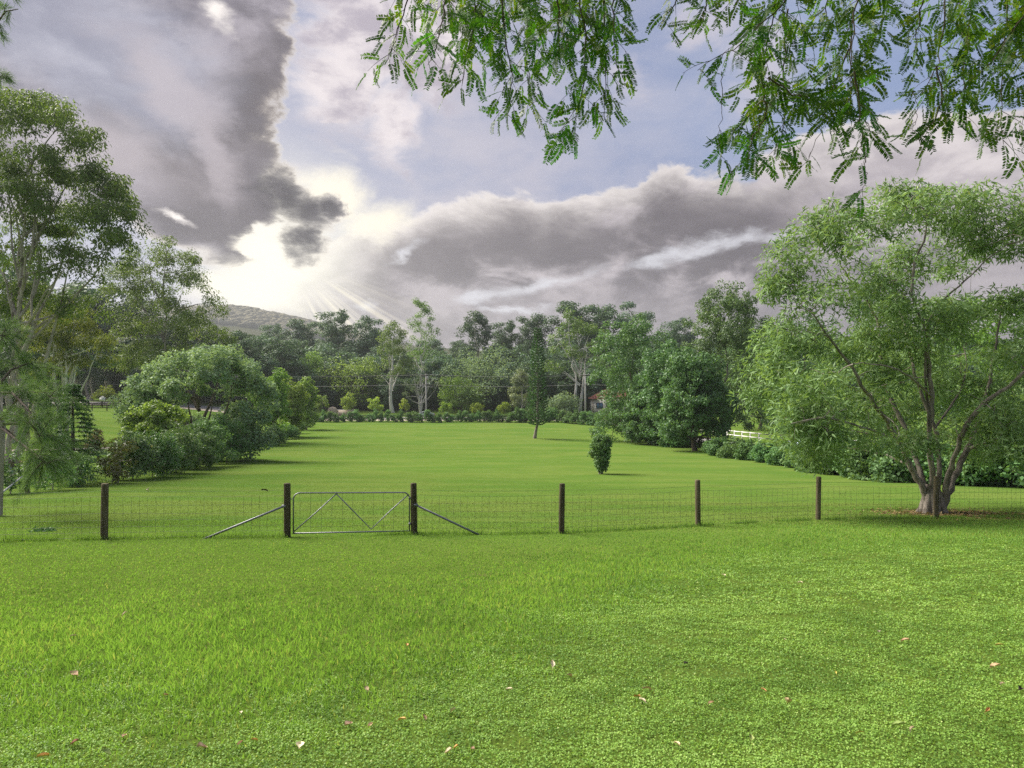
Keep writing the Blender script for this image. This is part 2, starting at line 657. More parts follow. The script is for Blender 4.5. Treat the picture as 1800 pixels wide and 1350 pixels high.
# leaf colours
M_grass = leaf_mat('grass blade', (0.110, 0.214, 0.046), (0.225, 0.402, 0.084), (0.354, 0.417, 0.138), 0.4, 0.45, 0.4)
M_cover = leaf_mat('ground cover leaf', (0.120, 0.235, 0.041), (0.260, 0.446, 0.088), (0.478, 0.592, 0.210), 0.35, 0.5, 0.25)
M_field = leaf_mat('paddock grass', (0.088, 0.144, 0.039), (0.140, 0.199, 0.057), (0.187, 0.207, 0.084), 0.35, 0.55, 0.3)
M_acacia = leaf_mat('acacia leaf', (0.111, 0.196, 0.073), (0.245, 0.381, 0.150), (0.373, 0.416, 0.190), 0.32, 0.5, 0.35)
M_feather = leaf_mat('feather leaf', (0.029, 0.109, 0.012), (0.078, 0.211, 0.020), (0.155, 0.255, 0.029), 0.5, 0.45, 0.35)
M_gum = leaf_mat('gum leaf', (0.067, 0.133, 0.033), (0.171, 0.279, 0.072), (0.313, 0.364, 0.105), 0.4, 0.45, 0.35)
M_gumyel = leaf_mat('yellow gum leaf', (0.080, 0.135, 0.032), (0.186, 0.237, 0.056), (0.284, 0.294, 0.085), 0.45)
M_dense = leaf_mat('dense dark leaf', (0.113, 0.180, 0.099), (0.268, 0.376, 0.211), (0.399, 0.491, 0.275), 0.3, 0.55, 0.2)
M_mango = leaf_mat('glossy leaf', (0.055, 0.118, 0.047), (0.154, 0.274, 0.109), (0.268, 0.383, 0.150), 0.32, 0.38, 0.45, vary=0.14)
M_bright = leaf_mat('bright leaf', (0.109, 0.202, 0.047), (0.240, 0.380, 0.085), (0.373, 0.496, 0.125), 0.4, 0.45, 0.35)
M_lime = leaf_mat('lime leaf', (0.138, 0.237, 0.032), (0.321, 0.441, 0.065), (0.444, 0.504, 0.113), 0.45)
M_hedge = leaf_mat('hedge leaf', (0.060, 0.138, 0.049), (0.160, 0.296, 0.109), (0.293, 0.398, 0.182), 0.3, 0.52, 0.25)
M_shrub = leaf_mat('shrub leaf', (0.070, 0.150, 0.050), (0.191, 0.330, 0.121), (0.388, 0.347, 0.183), 0.3, 0.36, 0.5)
M_forest = leaf_mat('forest leaf', (0.044, 0.090, 0.056), (0.119, 0.201, 0.123), (0.173, 0.247, 0.158), 0.3, 0.5, 0.3, vary=0.5)
M_needle = leaf_mat('sheoak needle', (0.061, 0.112, 0.042), (0.135, 0.217, 0.088), (0.217, 0.258, 0.136), 0.35, 0.6, 0.2)
M_pine = leaf_mat('pine needle', (0.041, 0.103, 0.035), (0.109, 0.208, 0.078), (0.181, 0.272, 0.106), 0.2, 0.5, 0.3)
M_grey = leaf_mat('grey green leaf', (0.134, 0.200, 0.100), (0.263, 0.341, 0.182), None, 0.35)
M_redleaf = leaf_mat('red brown leaf', (0.119, 0.109, 0.051), (0.235, 0.206, 0.099), (0.253, 0.132, 0.079), 0.3)
M_brownleaf = leaf_mat('brownish leaf', (0.064, 0.076, 0.024), (0.140, 0.162, 0.055), (0.170, 0.173, 0.060), 0.3)
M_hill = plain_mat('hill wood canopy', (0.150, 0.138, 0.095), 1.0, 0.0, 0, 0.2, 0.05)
M_agave = leaf_mat('agave leaf', (0.127, 0.201, 0.149), (0.237, 0.333, 0.259), None, 0.05)

M_bark_grey = bark_mat('grey fissured bark', (0.095, 0.080, 0.068), (0.29, 0.255, 0.225), 7.0, 0.22, 0.9)
M_bark_white = bark_mat('pale gum bark', (0.58, 0.55, 0.53), (0.76, 0.73, 0.70), 2.5, 0.3, 0.2, patch=(0.26, 0.23, 0.21))
M_bark_brown = bark_mat('brown bark', (0.07, 0.055, 0.045), (0.17, 0.14, 0.115), 8.0, 0.25, 0.7)
M_bark_twig = bark_mat('twig bark', (0.055, 0.045, 0.03), (0.12, 0.10, 0.07), 14.0, 0.4, 0.3)
M_bark_pale = bark_mat('pale grey bark', (0.22, 0.195, 0.175), (0.40, 0.36, 0.33), 5.0, 0.25, 0.4, patch=(0.14, 0.115, 0.10))


# ================================================================ ground sheets
def ground_material():
    m, nt, out = mat_new('lawn and paddock')
    g = nt.nodes.new('ShaderNodeNewGeometry')
    pos = g.outputs['Position']
    sp = nt.nodes.new('ShaderNodeSeparateXYZ')
    nt.links.new(pos, sp.inputs[0])
    y = E(sp.outputs[1])
    n1 = enoise(pos, 0.16, 5, 0.6, 0.5)
    n2 = enoise(pos, 1.3, 6, 0.65)
    n3 = enoise(pos, 14.0, 5, 0.7)
    n4 = enoise(pos, 70.0, 4, 0.7)
    mow = nt.nodes.new('ShaderNodeMapping')
    mow.inputs['Scale'].default_value = (0.10, 0.55, 0.3)
    nt.links.new(pos, mow.inputs['Vector'])
    n5 = enoise(mow.outputs[0], 1.0, 5, 0.6)
    near = emix(n3 * 0.6 + n4 * 0.4, (0.050, 0.076, 0.016), (0.112, 0.166, 0.030))
    near = emix(esmooth(n2, 0.60, 0.78) * 0.6, near, (0.105, 0.085, 0.045))
    far = emix(esmooth(n1 * 0.45 + n5 * 0.55, 0.40, 0.60), (0.082, 0.152, 0.026), (0.124, 0.178, 0.038))
    far = emix(esmooth(n2, 0.50, 0.75) * 0.35, far, (0.135, 0.150, 0.046))
    far = emix(esmooth(n3 * .6 + n2 * .4, 0.42, 0.68) * 0.6, far, (0.062, 0.115, 0.018))
    col = emix(esmooth(y, 9.0, 20.0), near, far)
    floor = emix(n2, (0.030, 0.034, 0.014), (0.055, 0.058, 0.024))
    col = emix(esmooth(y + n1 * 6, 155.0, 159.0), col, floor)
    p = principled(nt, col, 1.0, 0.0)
    bump(nt, n3 * 0.6 + n4 * 0.5, p, 0.6, 0.03)
    nt.links.new(p.outputs[0], out.inputs['Surface'])
    return m


def axis_coords(segs):
    out = []
    for a, b, st in segs:
        out.append(np.arange(a, b, st))
    return np.concatenate(out + [[segs[-1][1]]])


gx = axis_coords([(-1500, -400, 60), (-400, -120, 12), (-120, -40, 3), (-40, 40, 1.0), (40, 120, 3), (120, 400, 12), (400, 1500, 60)])
gyv = axis_coords([(-45, -5, 4), (-5, 50, 0.7), (50, 160, 1.6), (160, 300, 5), (300, 1500, 25), (1500, 2500, 100)])
XX, YY = np.meshgrid(gx, gyv)
V = np.stack([XX.ravel(), YY.ravel(), gz(XX, YY).ravel()], -1)
i, j = np.meshgrid(np.arange(len(gx) - 1), np.arange(len(gyv) - 1))
b = (j * len(gx) + i).ravel()
Q = np.stack([b, b + 1, b + 1 + len(gx), b + len(gx)], -1)
tag(link('ground', nmesh('ground', V, Q, ground_material(), smooth=True)), kind='structure')


def strip(name, pts, w, mat, lift=0.03, step=1.0, over=0.0):
    """a sheet that follows the ground along a centre line"""
    P = np.asarray(pts, float)
    seg = np.concatenate([[0], np.cumsum(np.linalg.norm(np.diff(P, axis=0), axis=1))])
    s_ = np.arange(0, seg[-1], step)
    px_, py_ = np.interp(s_, seg, P[:, 0]), np.interp(s_, seg, P[:, 1])
    k_ = np.ones(9) / 9
    if len(s_) > 20:
        px_ = np.convolve(np.pad(px_, 4, mode='edge'), k_, 'valid')
        py_ = np.convolve(np.pad(py_, 4, mode='edge'), k_, 'valid')
    tx, ty = np.gradient(px_), np.gradient(py_)
    ln = np.hypot(tx, ty) + 1e-9
    nx, ny = -ty / ln, tx / ln
    cols = np.linspace(-w / 2, w / 2, 5)
    X = px_[:, None] + nx[:, None] * cols
    Y = py_[:, None] + ny[:, None] * cols
    Z = gz(X, Y) + lift
    V = np.stack([X.ravel(), Y.ravel(), Z.ravel()], -1)
    m_ = len(s_)
    ii, jj = np.meshgrid(np.arange(4), np.arange(m_ - 1))
    b_ = (jj * 5 + ii).ravel()
    Q = np.stack([b_, b_ + 1, b_ + 6, b_ + 5], -1)
    return tag(link(name, nmesh(name, V, Q, mat)), kind='structure')


M_asphalt = plain_mat('worn asphalt', (0.24, 0.225, 0.225), 0.9, 0.2, 0, 0.2, 1.5)
M_gravel = plain_mat('pale gravel', (0.42, 0.36, 0.29), 0.95, 0.1, 0, 0.25, 3.0)
strip('verge', [(-150, 134.6), (26, 134.6)], 3.0, M_gravel, 0.02, 2.0)
strip('road', [(52, 30), (40, 47), (33, 59), (28.5, 70), (24.6, 87), (22.5, 105), (20.5, 122), (15, 134), (4, 138.5), (-60, 139), (-170, 139)], 5.2, M_asphalt, 0.045, 1.0)
strip('driveway', [(-75, 52), (-55, 60), (-44, 67), (-38, 78), (-42, 100)], 2.2, M_gravel, 0.03, 1.0)


# ================================================================ tree growing
def crown_points(g, lobes, n, shell=(0.55, 1.0), low=-0.45):
    lb = np.asarray(lobes, float)
    area = (lb[:, 3] * lb[:, 4] + lb[:, 4] * lb[:, 5] + lb[:, 3] * lb[:, 5])
    k = g.choice(len(lb), n, p=area / area.sum())
    d = rsphere(g, n)
    d[:, 2] = np.where(d[:, 2] < low, -d[:, 2], d[:, 2])
    f = g.uniform(shell[0] ** 2, shell[1] ** 2, n) ** 0.5
    P = lb[k, :3] + d * lb[k, 3:6] * f[:, None]
    return P, d, k


def clump_leaves(g, cen, out, r, per, L, W, droop=0.0, flat=0.75, facing=0.8, tint_clump=0.35, wide=0.45, hang=False, lv=0.3):
    n = len(cen) * per
    c = np.repeat(cen, per, 0)
    o = np.repeat(out, per, 0)
    rr = np.repeat(np.broadcast_to(r, (len(cen),)), per)
    d = rsphere(g, n)
    f = g.uniform(0.15, 1, n) ** 0.45
    P = c + d * np.array([1, 1, flat]) * (rr * f)[:, None]
    N = unit(d * facing + o * 0.35 * facing + np.array([0, 0, 0.45]) + g.normal(size=(n, 3)) * 0.55)
    A = np.cross(N, rsphere(g, n)) + d * 0.4
    if droop:
        A = A * (1 - droop) + np.array([0, 0, -1.0]) * droop * np.linalg.norm(A, axis=1)[:, None] + 0.0
        N = N - unit(A) * np.sum(N * unit(A), 1)[:, None]
        N = N + g.normal(size=(n, 3)) * 0.3
    tc_ = np.repeat(g.uniform(0, 1, len(cen)), per)
    tint = np.clip(tc_ * tint_clump + g.uniform(0, 1, n) * (1 - tint_clump) * 0.95 + 0.05 * (g.uniform(0, 1, n) > 0.97), 0, 1)
    Ls = L * g.uniform(1 - lv, 1 + lv, n)
    return leaves(P, A, N, Ls, W * Ls / L, tint, wide=wide)


def wander(g, a, b, n, amp):
    """a slightly crooked line from a to b"""
    t = np.linspace(0, 1, n)
    P = np.asarray(a, float)[None] * (1 - t[:, None]) + np.asarray(b, float)[None] * t[:, None]
    w = np.cumsum(g.normal(size=(n, 3)), 0)
    w -= w[0] + (w[-1] - w[0]) * t[:, None]
    w[:, 2] *= 0.3
    return P + w * amp / math.sqrt(n)


def make_limbs(g, trunk_top, lobes, K, r0, base_z, crook=0.25, thick=0.5):
    """K main limbs from the trunk to far points of the crown; returns list of (points, radii)"""
    lb = np.asarray(lobes, float)
    res = []
    for q in range(K):
        e = lb[q % len(lb)]
        end = e[:3] + rsphere(g, 1)[0] * e[3:6] * 0.3
        z0 = base_z + (trunk_top[2] - base_z) * g.uniform(0.1, 1.0)
        t = z0 / max(trunk_top[2], 1e-3)
        st = np.array([trunk_top[0] * t, trunk_top[1] * t, z0])
        if end[2] < z0 - 0.5:
            z0 = max(0.15 * trunk_top[2], end[2] * 0.6)
            t = z0 / max(trunk_top[2], 1e-3)
            st = np.array([trunk_top[0] * t, trunk_top[1] * t, z0])
        ln_ = np.linalg.norm(end - st)
        mid = st * 0.5 + end * 0.5 + g.normal(size=3) * 0.13 * ln_
        pts = bez(st, mid, end, 9)
        pts[1:-1] += g.normal(size=(7, 3)) * crook * 0.06 * ln_ / 2.0
        res.append((pts, r0 * np.linspace(thick, 0.06, 9)))
    return res


def twigs_to(g, cen, limbs, r, every=1, sides=4):
    """thin branches that grow outwards: each clump joins the nearest limb point or the nearest branch grown so far"""
    LP = np.concatenate([p[2:] for p, _ in limbs])
    cen = cen[::every]
    d0 = np.array([np.min(np.linalg.norm(LP - c, axis=1)) for c in cen])
    N = np.zeros((len(LP) + 2 * len(cen), 3))
    R = np.zeros(len(N))
    N[:len(LP)] = LP
    R[:len(LP)] = r
    m = len(LP)
    V, Q, n = [], [], 0
    for k in np.argsort(d0):
        c = cen[k]
        dd = np.linalg.norm(N[:m] - c, axis=1)
        q = np.argmin(dd)
        s, rs = N[q], R[q]
        ln_ = dd[q]
        mid = (s + c) / 2 + np.array([0, 0, 0.10 * ln_]) + g.normal(size=3) * 0.12 * ln_
        re = max(rs * 0.72, r * 0.22)
        v, f = tube_arrays(bez(s, mid, c, 4), np.linspace(rs * 0.95, re * 0.8, 4), sides)
        V.append(v); Q.append(f + n); n += len(v)
        N[m], R[m] = (s + 2 * mid + c) / 4, (rs + re) / 2
        N[m + 1], R[m + 1] = c, re
        m += 2
    return np.concatenate(V), np.concatenate(Q)


def tubes_mesh(name, lines, mat, sides=8):
    V, Q, n = [], [], 0
    for p, r in lines:
        v, q = tube_arrays(p, r, sides)
        V.append(v); Q.append(q + n); n += len(v)
    return nmesh(name, np.concatenate(V), np.concatenate(Q), mat, smooth=True)


def simple_tree(seed, name, label, cat, lobes, trunk_top, trunk_r, n_clump, clump_r, per, L, W, leafm, barkm, K=6, droop=0.0, shell=(0.55, 1.0),
                low=-0.45, twig=0.03, group=None, every=1, stems=None, facing=0.8, flat=0.75, base_z=None, tint_clump=0.35, wide=0.45, thick=0.5):
    """a tree at the origin: trunk (with its limbs) and crown; lobes are (x,y,z,rx,ry,rz) in metres"""
    g = np.random.default_rng(seed)
    root = thing(name, label, cat, (0, 0, -50), 0, group)
    tt = np.asarray(trunk_top, float)
    lines = []
    if stems is None:
        stems = [tt]
    for s_ in stems:
        s_ = np.asarray(s_, float)
        p = wander(g, (0, 0, -0.15), s_, 9, 0.16 * np.linalg.norm(s_) * 0.35)
        rr = trunk_r * np.linspace(1.0, 0.12, 9) / (1 if len(stems) == 1 else 1.25)
        rr[0] *= 1.35
        lines.append((p, rr))
    bz = base_z if base_z is not None else tt[2] * 0.35
    limbs = make_limbs(g, tt, lobes, K, trunk_r, bz, thick=thick)
    cen, out, _k2 = crown_points(g, lobes, n_clump, shell, low)
    tv, tq = twigs_to(g, cen, limbs + [(l[0][3:], None) for l in lines], twig, every)
    lm = tubes_mesh('trunk', lines + limbs, barkm, 8)
    tr = link('trunk', lm, root)
    tag(link('twigs', nmesh('twigs', tv, tq, barkm, smooth=True), root), kind='stuff')
    V, F, t = clump_leaves(g, cen, out, clump_r * g.uniform(0.7, 1.3, n_clump), per, L, W, droop, flat, facing, tint_clump, wide)
    link('crown', nmesh('crown', V, F, leafm, t), root)
    return root


def rl(g, n, R, H, zc, r0, r1):
    """n random lobes spread through an ellipsoid of radius R, half height H centred at height zc"""
    d = rsphere(g, n)
    d[:, 2] = np.where(d[:, 2] < -0.5, -d[:, 2], d[:, 2])
    f = g.uniform(0.45, 0.8, n)
    r = g.uniform(r0, r1, n)
    return [(d[k, 0] * R * f[k], d[k, 1] * R * f[k], zc + d[k, 2] * H * f[k], r[k], r[k], r[k] * 0.8) for k in range(n)]


def heap(g, n, R, H, low, r0, r1, top=0.55):
    """n lobes heaped through a crown of radius R that reaches from low*H up to H: full to its foot, rounded on top"""
    u = (np.arange(n) + g.uniform(0.1, 0.9, n)) / n
    r = g.uniform(r0, r1, n) * R
    z = low * H + r * 0.55 + u * (H * (1 - low) - r * 1.25)
    w = np.interp((z / H - low) / (1 - low), [0, 0.12, 0.4, 0.65, 0.85, 1.0], [0.72, 0.92, 1.0, 0.85, top, 0.2])
    a = np.arange(n) * 2.399 + g.uniform(0, 6.28)
    f = np.sqrt(g.uniform(0.15, 1.0, n))
    rad_ = np.maximum(0, R * w - r * 0.85) * f
    return [(math.cos(a[k]) * rad_[k], math.sin(a[k]) * rad_[k], z[k], r[k], r[k], r[k] * 0.85) for k in range(n)]


def place(root, x, y, rz=0.0, sc=1.0, dz=-0.05):
    root.location = (x, y, float(gz(x, y)) + dz)
    root.rotation_euler = (0, 0, rz)
    root.scale = (sc, sc, sc) if not isinstance(sc, tuple) else sc
    return root


def px_lobes(base, d, lst):
    """lobes seen at photo pixels (px, py, half width, half height, depth offset) for a tree whose base is at `base`"""
    out = []
    for px, py, rx, ry, do in lst:
        p = at(px, py, d + do)
        k = (d + do) / PX
        out.append((p[0] - base[0], p[1] - base[1], p[2] - base[2], rx * k, (rx + ry) * 0.5 * k, ry * k))
    return out
# ================================================================ far forest and hill wood
g0 = np.random.default_rng(5)
PARK = (0, 0, -50)


def euc(seed, name, label, H, R, leafm=None, barkm=None, n_cl=60, per=70, L=0.42, W=0.16, cr=1.0, group=None, low=0.42, nl=9, tr=None):
    g = np.random.default_rng(seed)
    lobes = heap(g, nl + 5, R, H, low, 0.26, 0.44, 0.62)
    return simple_tree(seed, name, label, 'tree', lobes, (g.normal() * 0.4, g.normal() * 0.4, H * 0.86), tr or H * 0.016, n_cl, cr, per, L, W, leafm or M_gum, barkm or M_bark_white,
                       K=9, thick=0.34, droop=0.45, shell=(0.45, 1.0), low=-0.6, twig=0.05, group=group, every=2, base_z=H * low * 0.8)


def bushy(seed, name, label, H, R, leafm, barkm=None, n_cl=70, per=80, L=0.4, W=0.24, cr=0.95, group=None, nl=12, low=0.12, cat='tree', tr=None, tw=0.04, top=0.55, lr=(0.34, 0.52), shell=(0.72, 1.0)):
    g = np.random.default_rng(seed)
    lobes = heap(g, nl, R, H, low, lr[0], lr[1], top)
    return simple_tree(seed, name, label, cat, lobes, (0, 0, H * 0.7), tr or H * 0.02, n_cl, cr, per, L, W, leafm, barkm or M_bark_brown,
                       K=7, shell=shell, low=-1.0, twig=tw, group=group, every=2, base_z=H * 0.10)


F_GROUP_D = 'dark bushy trees at the foot of the far forest'
F_GROUP_G = 'gum trees in the far forest'
dark_lab = 'dark bushy forest tree along the shaded foot of the far wood'
gum_lab = 'tall grey green gum tree rising among the far forest'
protoD = [bushy(100 + k, 'forest_tree', dark_lab, 10, 4.2, M_forest, M_bark_brown, 90, 85, 0.40, 0.24, 1.0, F_GROUP_D, low=0.02, cat='tree') for k in range(3)]
protoG = [euc(110 + k, 'gum_tree', gum_lab, 20, 5.0, M_forest, M_bark_pale, 80, 85, 0.42, 0.19, 1.05, F_GROUP_G, low=0.22 + 0.1 * k) for k in range(3)]
used = set()


ZONES = [(330, 'the left hand grove'), (480, 'the wide domed tree'), (600, 'the leftmost roadside trees'), (680, 'the yellowish roadside tree'), (760, 'the tallest gum and utility pole'), (860, 'the bright lime roadside trees'), (960, 'the Norfolk pine'),
         (1060, 'the twin white trunks'), (1200, 'the heaped green tree'), (1330, 'the tallest rounded tree'), (1480, 'the left half of the big open tree'), (1650, 'the middle of the big open tree'), (9999, 'the right half of the big open tree')]
ORD = ['first', 'second', 'third', 'fourth', 'fifth', 'sixth', 'seventh', 'eighth', 'ninth', 'tenth']


def zone(x, y):
    px = 900 + PX * x / y
    return [n_ for lim, n_ in ZONES if px < lim][0].replace('the ', '')


def put(protos, x, y, h, label=None, rz=None, group=None):
    p = protos[int(g0.integers(len(protos)))]
    base = 10.0 if p in protoD else 20.0
    s = h / base
    w_ = s * g0.uniform(1.1, 1.5)
    rz = g0.uniform(0, 6.28) if rz is None else rz
    loc = (x, y, float(gz(x, y)) - 0.1)
    if p.name not in used:
        used.add(p.name)
        p.location, p.rotation_euler, p.scale = loc, (0, 0, rz), (w_, w_, s)
        if label: p['label'] = label
        return p
    return copy_thing(p, loc, rz, (w_, w_, s), label, group)


ROWS = {157: 'front', 164: 'second', 173: 'third', 184: 'fourth', 198: 'fifth', 216: 'sixth', 240: 'hindmost'}
# dark foot of the wood, then row after row climbing the slope
for y0, sp, h0, h1, dk in ((157, 6.6, 7.5, 10.5, 1.0), (164, 7.0, 9.5, 12.5, 1.0), (173, 8.0, 11, 13.5, .6), (184, 8.5, 12, 15, .45), (198, 9.5, 13, 16, .3), (216, 11, 13.5, 16.5, .25), (240, 13, 13, 16, .25)):
    half = y0 * 0.80 + 8
    for x in np.arange(-half, half, sp):
        if y0 == 157 and x > 34: continue
        h = g0.uniform(h0, h1) * (1 + .14 * sstep(-20, 40, x))
        pr = protoD if g0.uniform() < dk else protoG
        kd = 'dark bushy' if pr is protoD else 'tall gum'
        put(pr, x + g0.uniform(-2, 2), y0 + g0.uniform(-3, 3), h, '%s tree, %s row of far forest, behind %s' % (kd, ROWS[y0], zone(x, y0)))
for x in np.arange(60, 150, 9):
    put(protoD, x + g0.uniform(-1, 1), 142 - 0.25 * (x - 60) + g0.uniform(-4, 4), g0.uniform(9, 13), 'dark bushy tree beyond the white fence, behind %s' % zone(x, 142 - 0.25 * (x - 60)))
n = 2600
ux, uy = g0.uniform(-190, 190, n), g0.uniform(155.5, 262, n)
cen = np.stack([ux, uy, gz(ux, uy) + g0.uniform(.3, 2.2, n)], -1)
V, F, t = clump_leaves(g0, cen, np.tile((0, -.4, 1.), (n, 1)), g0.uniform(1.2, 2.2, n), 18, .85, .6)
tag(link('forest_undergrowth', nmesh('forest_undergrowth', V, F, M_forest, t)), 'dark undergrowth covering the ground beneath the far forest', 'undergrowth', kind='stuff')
# the ones that break the skyline: (pixel x, pixel y of the top, distance, label)
sky_trees = [
    (590, 541, 205, 'broad dark gum breaking the skyline just right of the hazy hill'),
    (650, 552, 200, 'flat topped gum on the skyline between the hazy hill and the tallest gum'),
    (838, 549, 205, 'round crowned gum standing alone on the skyline at centre'),
    (888, 560, 210, 'small dome shaped tree on the skyline right of the round gum'),
    (938, 553, 205, 'spreading gum on the skyline straight above the Norfolk pine'),
    (1010, 531, 190, 'ragged gum with a poking top on the skyline above the white trunks'),
    (1060, 538, 195, 'wispy topped gum on the skyline left of the mango like trees'),
    (1110, 534, 195, 'pale branched gum on the skyline above the rounded green tree'),
    (1195, 556, 200, 'thin gum on the skyline between the two rounded green trees'),
    (480, 566, 240, 'small pointed tree below the hazy hill'),
    (530, 562, 225, 'dark leafy gum at the right foot of the hazy hill'),
]
for px, py, d, lab in sky_trees:
    gx_, gy_, gz_ = ground_at(px, d)
    top = at(px, py, d)[2]
    put(protoG, gx_, gy_, (top - gz_) * 1.02, lab, group='gum trees that break the skyline')

for px, py, d, lab in [(22, 430, 72, 'grove gum far left behind the tallest leafy gum'), (75, 470, 78, 'grove gum behind the pale stems of the tallest leafy gum'), (135, 492, 147, 'grove gum above the yellow green gum'), (190, 490, 149, 'grove gum just left of the tall spreading gum'),
                       (240, 515, 152, 'grove gum behind the left half of the tall spreading gum'), (325, 545, 150, 'grove gum behind the right half of the tall spreading gum'), (375, 566, 155, 'grove gum at the left foot of the hazy hill'), (160, 560, 146, 'lower grove gum behind the yellow green gum'),
                       (425, 580, 158, 'grove gum above the wide domed tree, below the hill'), (462, 588, 160, 'grove gum above the right rim of the wide domed tree'), (285, 575, 147, 'far grove gum low behind the tall spreading gum'), (105, 540, 140, 'far grove gum low at the left')]:
    gx_, gy_, gz_ = ground_at(px, d)
    put(protoG, gx_, gy_, (at(px, py, d)[2] - gz_) * 1.0, lab, group='gum trees of the left hand grove')

# the hill's own wood, far off: one mass
g = np.random.default_rng(77)
n = 4600
hx = g.uniform(-800, -200, n)
hy = g.uniform(980, 1330, n)
hz = gz(hx, hy)
HV, HF, hn = [], [], 0
for k in range(n):
    R_, Hc = g.uniform(4.5, 7.5), g.uniform(5, 10)
    rows = []
    for r_, z_ in ((.75, .25), (1.0, .55), (.72, .85)):
        for q in range(7):
            a_ = q * 6.283 / 7 + r_
            j_ = g.uniform(.8, 1.2)
            rows.append((hx[k] + math.cos(a_) * R_ * r_ * j_, hy[k] + math.sin(a_) * R_ * r_ * j_, hz[k] + Hc * z_ * g.uniform(.9, 1.1)))
    rows.append((hx[k], hy[k], hz[k] + Hc))
    HV += rows
    for r_ in range(2):
        HF += [(hn + r_ * 7 + q, hn + r_ * 7 + (q + 1) % 7, hn + r_ * 7 + 7 + (q + 1) % 7, hn + r_ * 7 + 7 + q) for q in range(7)]
    HF += [(hn + 14 + q, hn + 14 + (q + 1) % 7, hn + 21, hn + 21) for q in range(7)]
    hn += 22
V = np.array(HV)
F = [np.array([f for f in HF if f[2] != f[3]]), np.array([f[:3] for f in HF if f[2] == f[3]])]
t = np.zeros(len(V))
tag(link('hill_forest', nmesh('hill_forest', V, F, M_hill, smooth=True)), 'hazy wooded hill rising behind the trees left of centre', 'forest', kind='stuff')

# ================================================================ distinct far gums in front of the wood
tallgum = euc(130, 'gum_tree', 'tallest gum, white trunked with an airy round crown, behind the utility pole', 27.5, 5.6, M_gum, M_bark_white, 80, 62, 0.40, 0.14, 0.95, low=0.42, nl=10, tr=0.36)
x, y, z = ground_at(742, 158)
place(tallgum, x, y, 0.4, (at(742, 524, 158)[2] - z) / 27.5)
leangum = euc(131, 'gum_tree', 'tall white trunked gum with a drooping grey green crown left of the utility pole', 20, 4.4, M_gum, M_bark_white, 85, 66, 0.40, 0.14, 0.95, low=0.32, nl=10, tr=0.42)
x, y, z = ground_at(690, 150)
place(leangum, x, y, 2.2, (at(690, 562, 150)[2] - z) / 20)

# bleached, many stemmed tree beside the pole
g = np.random.default_rng(132)
bl = [(-2.6, 0, 6.2, 1.2, 1.2, 1.0), (-1.2, .4, 8.2, 1.3, 1.2, 1.2), (0.6, 0, 9.2, 1.4, 1.2, 1.2), (2.6, -.2, 7.6, 1.4, 1.2, 1.1), (3.6, .3, 6.2, 1.1, 1, .9), (-3.2, 0, 4.0, 1.1, 1.1, 1.3), (0, 1, 7, 1.5, 1.5, 1.5), (-0.8, -.8, 5.0, 1.3, 1.2, 1.3)]
bt = simple_tree(132, 'gum_tree', 'bleached many stemmed gum with bare pale limbs beside the utility pole', 'tree', bl, (0, 0, 6.5), 0.24, 40, 0.7, 26, 0.34, 0.13, M_grey, M_bark_white,
                 K=14, droop=0.5, twig=0.05, stems=[(-1.2, 0, 6.5), (0.3, 0.2, 8), (1.8, 0, 6.2), (-0.4, -.3, 7.2)], base_z=1.2)
x, y, z = ground_at(739, 147)
place(bt, x, y, 0.0, 1.0)

# twin white trunks by the right hand pole
g = np.random.default_rng(133)
tl = [(-5.5, 0, 9.5, 2.4, 2.2, 1.4), (-3, 0, 13, 2.8, 2.5, 1.8), (0.5, 0, 16, 3.0, 2.5, 2.0), (3.4, 0, 13.5, 2.6, 2.4, 1.8), (-1, 1, 18.5, 2.2, 2.0, 1.7), (-4.5, 0, 16, 2.2, 2, 1.5), (3.0, .5, 17, 2.0, 2, 1.5), (-0.5, 0, 11.5, 2.2, 2, 1.4), (5.0, 0, 10.5, 1.8, 1.8, 1.2), (-2.0, 0, 20.5, 1.3, 1.3, 1.0)]
tw = simple_tree(133, 'gum_tree', 'big gum with two smooth white trunks beside the red roofed house', 'tree', tl, (0.4, 0, 14), 0.46, 95, 1.0, 60, 0.42, 0.16, M_gum, M_bark_white,
                 K=12, thick=0.3, droop=0.4, twig=0.06, stems=[(-0.9, 0, 13), (1.3, 0.3, 14)], base_z=5.5, low=-0.6)
x, y, z = ground_at(1018, 150)
place(tw, x, y, 0.0, (at(1018, 545, 150)[2] - z) / 21.2)

silver = euc(134, 'silver_tree', 'small pale silvery green tree left of the Norfolk pine', 8.6, 2.7, M_grey, M_bark_white, 60, 80, 0.3, 0.14, 0.7, low=0.12, nl=7, tr=0.1)
x, y, z = ground_at(917, 143)
place(silver, x, y, 1.0, (at(922, 648, 143)[2] - z) / 8.6)

# trees in the wood with a look of their own (pixel x, top y, half width px, distance, material)
own = [(620, 622, 62, 156, M_bright, 'broad bushy tree with fresh green top at the foot of the wood'),
       (548, 618, 36, 157, M_bright, 'mid green bushy tree above the clipped hedge corner'),
       (850, 612, 80, 155, M_dense, 'very wide dark green tree below the skyline at centre'),
       (812, 655, 40, 150, M_bright, 'low bright green bush tree right of the bleached gum'),
       (988, 694, 38, 146, M_dense, 'dark round bush between Norfolk pine and twin white trunks')]
for k, (px, ty, hw, d, mt, lab) in enumerate(own):
    x, y, z = ground_at(px, d)
    H = at(px, ty, d)[2] - z
    R = hw * d / PX
    o = bushy(140 + k, 'bushy_tree', lab, H, R, mt, M_bark_brown, 70, 70, 0.40, 0.24, 0.23 * R + 0.15, low=0.05)
    place(o, x, y)

